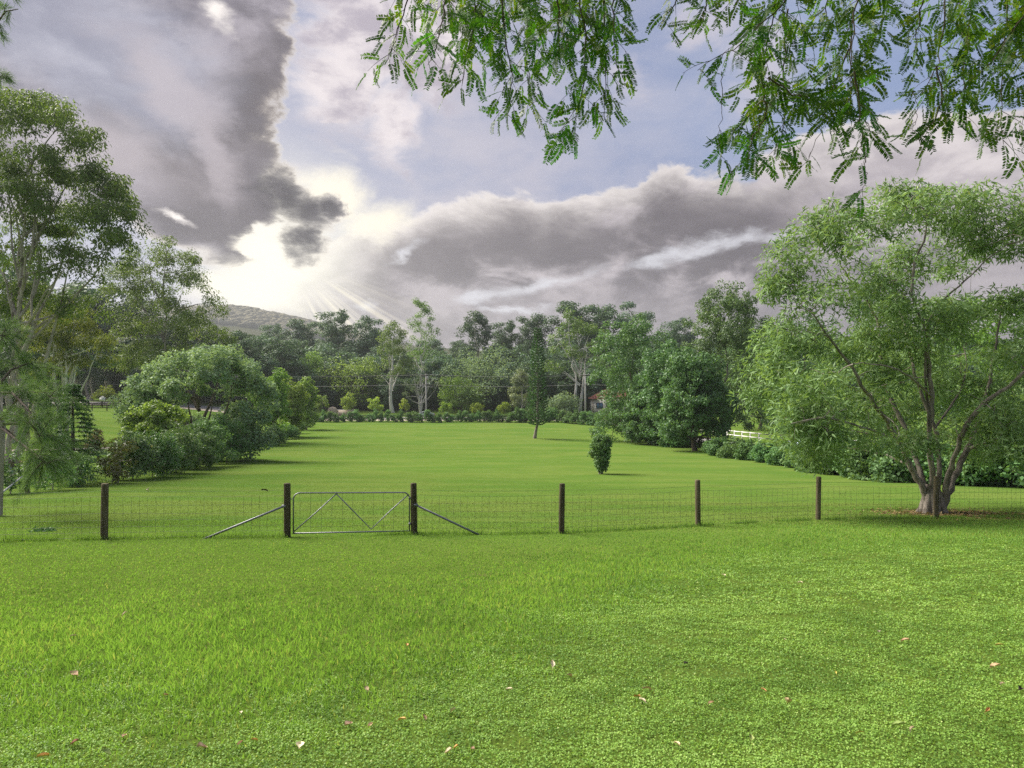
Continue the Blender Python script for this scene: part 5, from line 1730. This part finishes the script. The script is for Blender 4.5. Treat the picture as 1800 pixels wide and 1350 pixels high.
# trunk and limbs that carry them, just out of the picture
tr_top = TB + np.array([-.4, 1.2, 5.3])
tl = bez(TB + np.array([0, 0, -.2]), TB + np.array([.3, .2, 3.0]), tr_top, 9)
link('trunk', tubes_mesh('trunk', [(tl - TB, np.linspace(.26, .15, 9))], M_bark_brown, 12), over)
limb_def = [[tr_top, at(1700, -520, 3.6), at(1760, -260, 4.6), at(1790, -120, 4.8)], [tr_top, at(1500, -560, 3.4), at(1500, -300, 4.5), at(1440, -130, 4.6)], [tr_top, at(1300, -600, 3.5), at(1050, -330, 4.6), at(900, -150, 4.8)], [tr_top, at(1400, -600, 3.2), at(1200, -350, 4.2), at(1040, -150, 4.6)],
            [tr_top, at(1650, -560, 3.4), at(1640, -300, 4.4), at(1620, -130, 4.6)], [tr_top, at(1150, -650, 3.5), at(820, -350, 4.5), at(760, -140, 4.6)], [tr_top, at(1450, -600, 3.4), at(1300, -320, 4.4), at(1220, -130, 4.6)]]
LP = []
for lst in limb_def:
    q = np.array(lst)
    t = np.linspace(0, 3, 16)
    Q = np.stack([np.interp(t, np.arange(4), q[:, c]) for c in range(3)], -1)
    for _ in range(3): Q[1:-1] = (Q[:-2] + 2 * Q[1:-1] + Q[2:]) / 4
    LP.append(Q[5:])
    link('limb', tubes_mesh('limb', [(Q - TB, np.linspace(.10, .016, 16))], M_bark_twig, 8), over)
LP = np.concatenate(LP)

FR = []      # fronds: position, axis, normal, scale, spray
branch_objs = []
for si, (lst, d, w) in enumerate(sprays + danglers):
    dang = si >= len(sprays)
    q = np.array([at(px, py - 14, d + (0.10 * math.sin(si * 1.7 + k_))) for k_, (px, py) in enumerate(lst)])
    m_ = len(q)
    t = np.linspace(0, m_ - 1, (m_ - 1) * 5 + 1)
    Q = np.stack([np.interp(t, np.arange(m_), q[:, c]) for c in range(3)], -1)
    for _ in range(2): Q[1:-1] = (Q[:-2] + 2 * Q[1:-1] + Q[2:]) / 4
    Q[1:-1] += g.normal(size=(len(Q) - 2, 3)) * .006
    lines = [(Q, np.linspace(.0065, .0016, len(Q)) if not dang else np.linspace(.0026, .0012, len(Q)))]
    if lst[0][1] < 0:
        dd = np.linalg.norm(LP - Q[0], axis=1)
        s = LP[np.argmin(dd)]
        lines.append((bez(s, (s + Q[0]) / 2 + np.array([0, 0, .06]), Q[0], 6), np.linspace(.012, .0068, 6)))
    Lq = np.concatenate([[0], np.cumsum(np.linalg.norm(np.diff(Q, axis=0), axis=1))])
    tot = Lq[-1]
    pt = lambda u: np.array([np.interp(u * tot, Lq, Q[:, c]) for c in range(3)])
    dirn = lambda u: unit(pt(min(1, u + .05)) - pt(max(0, u - .05)))
    nt_ = max(3, int(tot / .070))
    for k_ in range(nt_):
        u = (k_ + g.uniform(0, .8)) / nt_
        if dang and u < .62: continue
        st = pt(u)
        tdir = dirn(u)
        a = k_ * 2.4 + g.uniform(-.5, .5)
        sd = unit(np.array([math.cos(a), .8 * math.sin(a), 0]))
        ln_ = g.uniform(.10, .30) * w * (1.1 - .55 * u) * (0.6 if dang else 1)
        dr = unit(tdir * .55 + sd * .9 + np.array([0, 0, -.12]))
        en = st + dr * ln_ + np.array([0, 0, -.22 * ln_])
        T2 = bez(st, st + dr * ln_ * .55, en, 5)
        lines.append((T2, np.linspace(.0022, .0009, 5)))
        nf = max(2, int(ln_ / .034))
        for f_ in range(nf):
            v = (f_ + .6) / nf
            p = np.array([np.interp(v, np.linspace(0, 1, 5), T2[:, c]) for c in range(3)])
            td = unit(T2[min(4, int(v * 4) + 1)] - T2[max(0, int(v * 4) - 1)])
            s2 = unit(np.cross(td, g.normal(size=3)))
            A_ = unit(td * .65 + s2 * (.95 if f_ < nf - 1 else .15) + np.array([0, 0, -.20]))
            N_ = unit(g.normal(size=3) * .6 + np.array([0, -.75, .45]))
            N_ = unit(N_ - A_ * (N_ @ A_))
            FR.append((p, A_, N_, g.uniform(.78, 1.12), si))
    br = link('branch', tubes_mesh('branch', [(p_ - TB, r_) for p_, r_ in lines], M_bark_twig, 5), over)
    branch_objs.append(br)

pp = np.array([f[0] for f in FR])
inframe = (pp[:, 2] - EYE < .57 * pp[:, 1]) & (np.abs(pp[:, 0]) < .76 * pp[:, 1])
order = np.argsort(np.where(inframe, np.linalg.norm(pp - np.array([0, 0, EYE]), axis=1), 99))
single = set(order[:296].tolist())
SV, SF, ST, RV, RQ, n6, n4 = [], [], [], [], [], 0, 0
from mathutils import Matrix
for k_, (p, A_, N_, s, si) in enumerate(FR):
    X_ = np.cross(A_, N_)
    M_ = np.stack([X_, A_, N_], 1) * s
    if k_ in single:
        o = bpy.data.objects.new('leaf', fr_me[k_ % 5])
        C.objects.link(o)
        o.parent = branch_objs[si]
        mm = Matrix([list(M_[r]) + [float(p[r] - TB[r])] for r in range(3)] + [[0, 0, 0, 1]])
        o.matrix_local = mm
    else:
        a = fr_arr[k_ % 5]
        SV.append(a[0] @ M_.T + p - TB); SF.append(a[1] + n6); ST.append(np.clip(a[2] + g.normal() * .25, 0, 1)); n6 += len(a[0])
tag(link('leaf_mass', nmesh('leaf_mass', np.concatenate(SV), np.concatenate(SF), M_feather, np.concatenate(ST)), over), kind='stuff')
print('fronds', len(FR))

# ================================================================ lawn: blades, ground cover, rough edges
g = np.random.default_rng(91)
_bx = np.array([-12, -3.2, -1.2, 0.0, 0.96, 2.2, 3.4, 6.0, 10.7, 20])
_by = np.array([3.4, 4.2, 4.8, 6.3, 7.7, 9.6, 11.4, 13.0, 14.3, 15.0])


def vnoise(x, y, s, seed):
    """smooth value noise"""
    q = np.random.default_rng(seed).uniform(-1, 1, (64, 64))
    u, v = x / s + 100, y / s + 100
    i, j = np.floor(u).astype(int), np.floor(v).astype(int)
    fu, fv = u - i, v - j
    fu, fv = fu * fu * (3 - 2 * fu), fv * fv * (3 - 2 * fv)
    G = lambda a, b_: q[a % 64, b_ % 64]
    return (G(i, j) * (1 - fu) + G(i + 1, j) * fu) * (1 - fv) + (G(i, j + 1) * (1 - fu) + G(i + 1, j + 1) * fu) * fv


def scatter(d0, d1, per_m2, k=0.80, xpad=1.5):
    """random ground points in the part of the lawn in view between two distances"""
    area = k * (d1 * d1 - d0 * d0) + 2 * xpad * (d1 - d0)
    n = int(area * per_m2)
    y = np.sqrt(g.uniform(d0 * d0, d1 * d1, n))
    x = g.uniform(-1, 1, n) * (k * y + xpad)
    return x, y


def is_cover(x, y):
    return y < np.interp(x, _bx, _by) + 0.75 * vnoise(x, y, 1.1, 3) + 0.45 * vnoise(x, y, .35, 4) + g.normal(size=len(x)) * .22


def blades(x, y, h, w, lean, tint):
    n = len(x)
    P = np.stack([x, y, gz(x, y) - .004], -1)
    a = g.uniform(0, 6.283, n)
    ln_ = np.abs(g.normal(size=n)) * lean
    A = np.stack([np.cos(a) * ln_, np.sin(a) * ln_, np.ones(n)], -1)
    N = np.stack([np.cos(a + 1.2), np.sin(a + 1.2), 0.3 * np.ones(n)], -1)
    return leaves(P, A, N, h, w, tint, fold=.1, wide=.38)


def joined(parts):
    V, F, T, n = [], [], [], 0
    for v, f, t in parts:
        V.append(v); F.append(f + n); T.append(t); n += len(v)
    return np.concatenate(V), np.concatenate(F), np.concatenate(T)


parts = []
n = 285000
u = g.uniform(0, 1, n)
y = (2.4 ** .5 + u * (19.0 ** .5 - 2.4 ** .5)) ** 2           # density per square metre falls smoothly with distance
x = g.uniform(-1, 1, n) * (0.80 * y + 1.5)
lush = np.clip(.5 + .7 * vnoise(x, y, 2.2, 7) + .35 * vnoise(x, y, .5, 8), 0, 1)
band = np.exp(-((y - np.interp(x, _bx, _by) - 2.0) / 2.4) ** 2)
dy_ = y - np.interp(x, _bx, _by) - .6 * vnoise(x, y, 1.1, 3)
keep = g.uniform(size=n) < .06 + .94 * sstep(-1.5, .9, dy_ + .5 * vnoise(x, y, .3, 6))
x, y, lush, band = x[keep], y[keep], lush[keep], band[keep]
h = (.078 - .0016 * y) * (.50 + .40 * lush * band + .25 * band) * g.uniform(.55, 1.4, len(x))
w_ = .0088 * (y / 5) ** .55 * g.uniform(.6, 1.4, len(x))
t = np.clip(.14 + .22 * band * lush + .68 * g.uniform(0, 1, len(x)) + .14 * vnoise(x, y, .9, 9), 0, .93)
t = np.clip(t - .22 * (vnoise(x, y, .28, 41) > .45), .02, .93)
t = np.where(g.uniform(size=len(x)) > .975, 1.0, t)
parts.append(blades(x, y, h, w_, .8, t))
V, F, T = joined(parts)
tag(link('grass', nmesh('grass', V, F, M_grass, T)), 'bright green blades of lawn grass in front of the wire fence', 'grass', kind='stuff')
nb = len(F)

parts = []
for d0, d1, den, s in ((2.4, 3.4, 4500, .0160), (3.4, 5.2, 7800, .0138), (5.2, 8, 4200, .0170), (8, 15, 1600, .0245)):
    x, y = scatter(d0, d1, den)
    dy_ = y - np.interp(x, _bx, _by) - .6 * vnoise(x, y, 1.1, 3)
    keep = g.uniform(size=len(x)) > sstep(-.6, 1.8, dy_ + .5 * vnoise(x, y, .3, 6))
    gapn = vnoise(x, y, .45, 12) + .7 * vnoise(x, y, 1.6, 13)
    keep &= (gapn > -.66) | (g.uniform(size=len(x)) < .40)
    for cx_, cy_, wd_ in (([1.9, 2.8, 3.8, 4.9, 6.2, 8], [7.0, 7.43, 7.66, 7.97, 8.3, 8.7], .07), ([2.3, 5, 8.1, 10], [9.06, 9.9, 10.8, 11.3], .06), ([3.4, 5, 6.6, 9], [11.2, 11.7, 12.1, 12.6], .09), ([-.5, 1, 2.4], [6.1, 6.5, 6.6], .05)):
        band_ = np.abs(y - np.interp(x, cx_, cy_) - .12 * vnoise(x, y, .5, 51)) < wd_ * (1 + .8 * vnoise(x, y, .7, 52))
        keep &= ~(band_ & (x > cx_[0]) & (x < cx_[-1]) & (g.uniform(size=len(x)) < .7))
    x, y = x[keep], y[keep]
    n = len(x)
    P = np.stack([x, y, gz(x, y) + g.uniform(.002, .022, n) + .012 * vnoise(x, y, .12, 14)], -1)
    N = unit(np.stack([g.normal(size=n) * .5, g.normal(size=n) * .5, np.ones(n)], -1))
    A = np.cross(N, rsphere(g, n))
    t = np.clip(.42 + .30 * vnoise(x, y, 1.3, 15) + .34 * vnoise(x, y, .30, 16) + .2 * vnoise(x, y, .12, 17) + .35 * g.uniform(-1, 1, n), 0, .9)
    t = np.where(g.uniform(size=n) > .99, 1.0, t)
    parts.append(leaves(P, A, N, s * g.uniform(.7, 1.3, n), s * .85, t, fold=.2, wide=.5))
V, F, T = joined(parts)
tag(link('ground_cover', nmesh('ground_cover', V, F, M_cover, T)), 'low mat of small rounded clover like leaves in the lower right lawn', 'ground cover', kind='stuff')
print('blades', nb, 'cover', len(F))

parts = []
for d0, d1, den, hh, ww in ((17, 25, 260, .028, .014), (25, 40, 60, .026, .022)):
    x, y = scatter(d0, d1, den)
    xl = np.interp(y, [15, 33, 63], [-22, -20, -25])
    keep = (x > xl - 14) & (x < 24) & (g.uniform(size=len(x)) > sstep(24, 40, y))
    x, y = x[keep], y[keep]
    t = np.clip(.5 + .3 * vnoise(x, y, 1.5, 21) + .3 * g.uniform(-1, 1, len(x)), 0, .93)
    parts.append(blades(x, y, hh * g.uniform(.5, 1.4, len(x)), ww * g.uniform(.7, 1.3, len(x)), 1.3, t))
V, F, T = joined(parts)
tag(link('paddock_grass', nmesh('paddock_grass', V, F, M_field, T)), 'short mown yellow green grass of the paddock behind the fence', 'grass', kind='stuff')

# rough uncut grass along the foot of the fence
parts = []
for k in range(len(posts) - 1):
    a, b_ = posts[k], posts[k + 1]
    n = 1500
    t = g.uniform(0, 1, n)
    x = a[0] + (b_[0] - a[0]) * t
    y = a[1] + (b_[1] - a[1]) * t + g.normal(size=n) * .10
    keep = vnoise(x, y, .5, 31) > -.35 + .25 * (k == 3)
    x, y = x[keep], y[keep]
    parts.append(blades(x, y, .10 * g.uniform(.5, 1.5, len(x)), .011, .9, np.clip(g.uniform(0, .6, len(x)), 0, 1)))
V, F, T = joined(parts)
tag(link('rough_grass', nmesh('rough_grass', V, F, M_grass, T)), 'strip of longer dark grass left along the foot of the wire fence', 'grass', kind='stuff')

# leaf litter under the open tree
M_litter = leaf_mat('dry leaf litter', (0.12, 0.085, 0.04), (0.28, 0.20, 0.09), (0.34, 0.28, 0.15), .1, .7, .2)
n = 2600
r = np.abs(g.normal(size=n)) * .75 + .25
a = g.uniform(0, 6.283, n)
x, y = bxA + np.cos(a) * r * 1.6 + .4, byA + np.sin(a) * r * .9 - .15
P = np.stack([x, y, gz(x, y) + g.uniform(.004, .03, n)], -1)
N = unit(np.stack([g.normal(size=n) * .4, g.normal(size=n) * .4, np.ones(n)], -1))
V, F, T = leaves(P, np.cross(N, rsphere(g, n)), N, .12 * g.uniform(.6, 1.3, n), .035, g.uniform(0, 1, n))
tag(link('leaf_litter', nmesh('leaf_litter', V, F, M_litter, T)), 'dry brown leaf litter round the base of the big open tree', 'leaf litter', kind='stuff')

# ================================================================ single fallen leaves
FM = {}


def leaf_color(nm, c):
    if nm not in FM:
        FM[nm] = leaf_mat('fallen leaf ' + nm, tuple(v * .75 for v in c), c, None, .04, .6, .25, .15)
    return FM[nm]


LC = {'tan': (.60, .45, .27), 'pink': (.56, .42, .27), 'orange': (.55, .30, .11), 'brown': (.24, .15, .09), 'pale': (.66, .58, .40), 'yellow': (.52, .46, .12), 'green': (.30, .38, .12), 'red': (.42, .23, .15), 'dark': (.07, .055, .045), 'grey': (.34, .30, .23)}


def fallen_mesh(seed, mat, ratio, curl):
    q = np.random.default_rng(seed)
    u = np.linspace(0, 1, 7)
    wd = np.array([.06, .55, .9, 1.0, .8, .45, .02]) * .5 * ratio * (1 + q.normal(size=7) * .08)
    V = []
    for s in (-1, -.5, 0, .5, 1):
        for k in range(7):
            V.append((s * wd[k], u[k] - .5, curl * (s * s) * .22 + .10 * curl * math.sin(u[k] * 3.1) + q.normal() * .012))
    F = [(r * 7 + k, r * 7 + k + 1, r * 7 + k + 8, r * 7 + k + 7) for r in range(4) for k in range(6)]
    stem = tube_arrays([(0, -.5, .02), (.02, -.62, .03), (.05, -.72, .05)], [.018, .014, .012], 4)
    V = np.concatenate([np.array(V), stem[0]])
    return nmesh('fallen_leaf', V, np.concatenate([np.array(F), stem[1] + 35]), mat, np.concatenate([q.uniform(.3, 1, 35), np.full(len(stem[0]), .3)]), smooth=True)


def on_lawn(px, py):
    v = (py - 675) / PX
    d = 4.0
    for _ in range(60):
        x = (px - 900) / PX * d
        d = d + .7 * ((EYE - float(gz(x, d))) / v - d)
    x = (px - 900) / PX * d
    return x, d, float(gz(x, d))


fl = [(129, 1194, 15, 'tan', .8, 'tan leaf standing on edge in the bright grass at the left'), (291, 1231, 11, 'red', .7, 'reddish leaf in the bright grass, right of the tan upright one'), (132, 1315, 13, 'red', .7, 'reddish brown leaf near the lower left corner'),
      (218, 1304, 11, 'tan', .7, 'small tan leaf near the lower left, right of the reddish brown one'), (75, 1341, 17, 'orange', .5, 'orange tan curled leaf at the bottom edge, nearest the left corner'), (185, 1335, 17, 'green', .7, 'yellow green leaf flat near the bottom left'),
      (353, 1325, 19, 'pink', 1.0, 'large broad pinkish brown leaf near the bottom, left of centre'), (422, 1317, 12, 'tan', .45, 'slim tan leaf right of the large pinkish brown one'), (447, 1311, 11, 'orange', .5, 'orange leaf close to the slim tan one'),
      (527, 1323, 19, 'pale', .7, 'large pale cream leaf near the bottom, left of centre'), (423, 1263, 12, 'pale', .45, 'pale leaf where the bright grass meets the low mat'), (612, 1284, 16, 'pink', .8, 'pinkish leaf in the mat, leftmost of a row of tan ones'),
      (651, 1284, 11, 'tan', .6, 'small tan leaf just right of the pinkish one'), (707, 1275, 14, 'orange', .6, 'orange tan leaf in the middle of the row of tan ones'), (745, 1271, 12, 'brown', .7, 'brown leaf at the right end of the row of tan ones'),
      (797, 1259, 15, 'pale', .6, 'pale leaf above the right end of the row of tan ones'), (644, 1219, 10, 'pink', .7, 'small pink leaf at the edge of the bright grass'), (790, 1332, 17, 'pale', .6, 'pale greenish leaf at the bottom centre'),
      (802, 1323, 10, 'orange', .8, 'little orange leaf touching the pale greenish one at bottom centre'), (831, 1326, 9, 'brown', .8, 'little brown leaf right of the bottom centre pair'), (895, 1221, 12, 'pale', .6, 'cream leaf in the mat straight below the gate side post'),
      (427, 1114, 7, 'red', .9, 'tiny red leaf in the middle of the bright grass'), (715, 1141, 9, 'orange', .6, 'small orange leaf in the bright grass left of the mat'), (129, 1125, 11, 'pale', .4, 'pale sliver of leaf in the grass at left'), (220, 1084, 9, 'pale', .6, 'pale leaf high in the bright grass at left'),
      (970, 1176, 15, 'pale', .5, 'whitish curled leaf at the edge of the mat near the centre'), (1001, 1196, 11, 'pink', .8, 'crumpled pinkish leaf below the whitish curled one'), (1137, 1220, 14, 'tan', .9, 'round tan leaf above the orange brown one'),
      (1120, 1234, 13, 'orange', .8, 'orange brown leaf beside a cream sliver'), (1129, 1241, 15, 'pale', .25, 'thin cream sliver of leaf under the orange brown one'), (1385, 1243, 18, 'tan', .65, 'largest tan leaf, lying flat right of centre'), (1592, 1133, 13, 'tan', .45, 'tan leaf in the mat at right, in front of the big open tree'),
      (1750, 1180, 16, 'tan', .6, 'tan leaf close to the right edge'), (1792, 1221, 18, 'dark', .5, 'dark brown leaf cut by the right edge'), (1580, 1286, 20, 'green', .5, 'long greenish tan leaf near the lower right'), (1604, 1293, 17, 'pale', .25, 'thin pale leaf touching the long greenish one'),
      (1367, 1288, 15, 'green', .35, 'slim yellow green leaf below the largest tan leaf'), (1190, 1319, 15, 'tan', .5, 'pointed tan leaf near the bottom right of centre'), (1320, 1308, 14, 'green', .6, 'pale green leaf near the bottom, right of the pointed tan one'), (1342, 1221, 9, 'orange', .5, 'small orange red leaf left of the largest tan leaf'),
      (1735, 1257, 12, 'orange', .4, 'orange leaf near the right edge above the corner'), (1757, 1141, 11, 'yellow', .4, 'yellow leaf in the mat by the right edge'), (1545, 1118, 12, 'grey', .5, 'grey curled leaf in the mat at right'), (1272, 1016, 9, 'pale', .7, 'whitish leaf in front of the fourth fence post from the gate'),
      (1470, 1191, 9, 'yellow', .35, 'yellow sliver of leaf in the middle of the right half'), (1380, 1131, 8, 'pale', .4, 'pale sliver of leaf beyond the yellow one'), (1762, 1212, 14, 'pale', .3, 'cream sliver of leaf near the dark brown one'), (1407, 1029, 9, 'pale', .4, 'pale narrow leaf on the far part of the mat'),
      (1206, 1174, 10, 'dark', .8, 'dark crumpled leaf right of the whitish curled one'), (1250, 1245, 11, 'tan', .5, 'small orange tan leaf between the round and the largest tan leaves'), (1512, 1298, 11, 'yellow', .7, 'yellow green roundish leaf left of the long greenish one'),
      (465, 865, 10, 'dark', .45, 'small dark scrap of bark lying far out on the paddock'), (261, 863, 9, 'grey', .6, 'pale grey curled leaf on the paddock below the left shrubs')]
g = np.random.default_rng(95)
fms = {}
for k, (px, py, sz, cn, ra, lab) in enumerate(fl):
    x, y, z = on_lawn(px, py)
    s = sz * 1.12 * y / PX
    key = (cn, ra)
    if key not in fms:
        fms[key] = fallen_mesh(400 + len(fms), leaf_color(cn, LC[cn]), ra, .9)
    o = link('fallen_leaf', fms[key], None, (x, y, z + .028 + .10 * s), (g.normal() * .25 + .30, g.normal() * .22, g.uniform(0, 6.28)))
    o.scale = (s, s, s)
    tag(o, lab, 'leaf', 'fallen leaves on the lawn')

# small heap of cut weeds
x, y, z = on_lawn(76, 934)
n = 160
P = np.stack([g.normal(size=n) * .12, g.normal(size=n) * .08, np.abs(g.normal(size=n)) * .03], -1)
V, F, T = leaves(P, rsphere(g, n) * np.array([1, 1, .35]), rsphere(g, n), .11, .03, g.uniform(0, .5, n))
tag(link('weed_clump', nmesh('weed_clump', V, F, M_hedge, T), None, (x, y, z + .01)), 'small dark clump of weeds on the lawn behind the fence at left', 'weeds')

# ================================================================ haze
HAZE = 0.00017
m, nt, out = mat_new('haze air')
pv = nt.nodes.new('ShaderNodeVolumePrincipled')
pv.inputs['Color'].default_value = (0.86, 0.91, 0.98, 1)
pv.inputs['Density'].default_value = HAZE
pv.inputs['Anisotropy'].default_value = 0.35
nt.links.new(pv.outputs[0], out.inputs['Volume'])
hb = MB().box((0, 700, 46), (3200, 1560, 204)).mesh('haze', m)
tag(link('haze', hb), 'thin pale evening haze over the paddock and hills', None, kind='stuff')
S.cycles.volume_bounces = 1
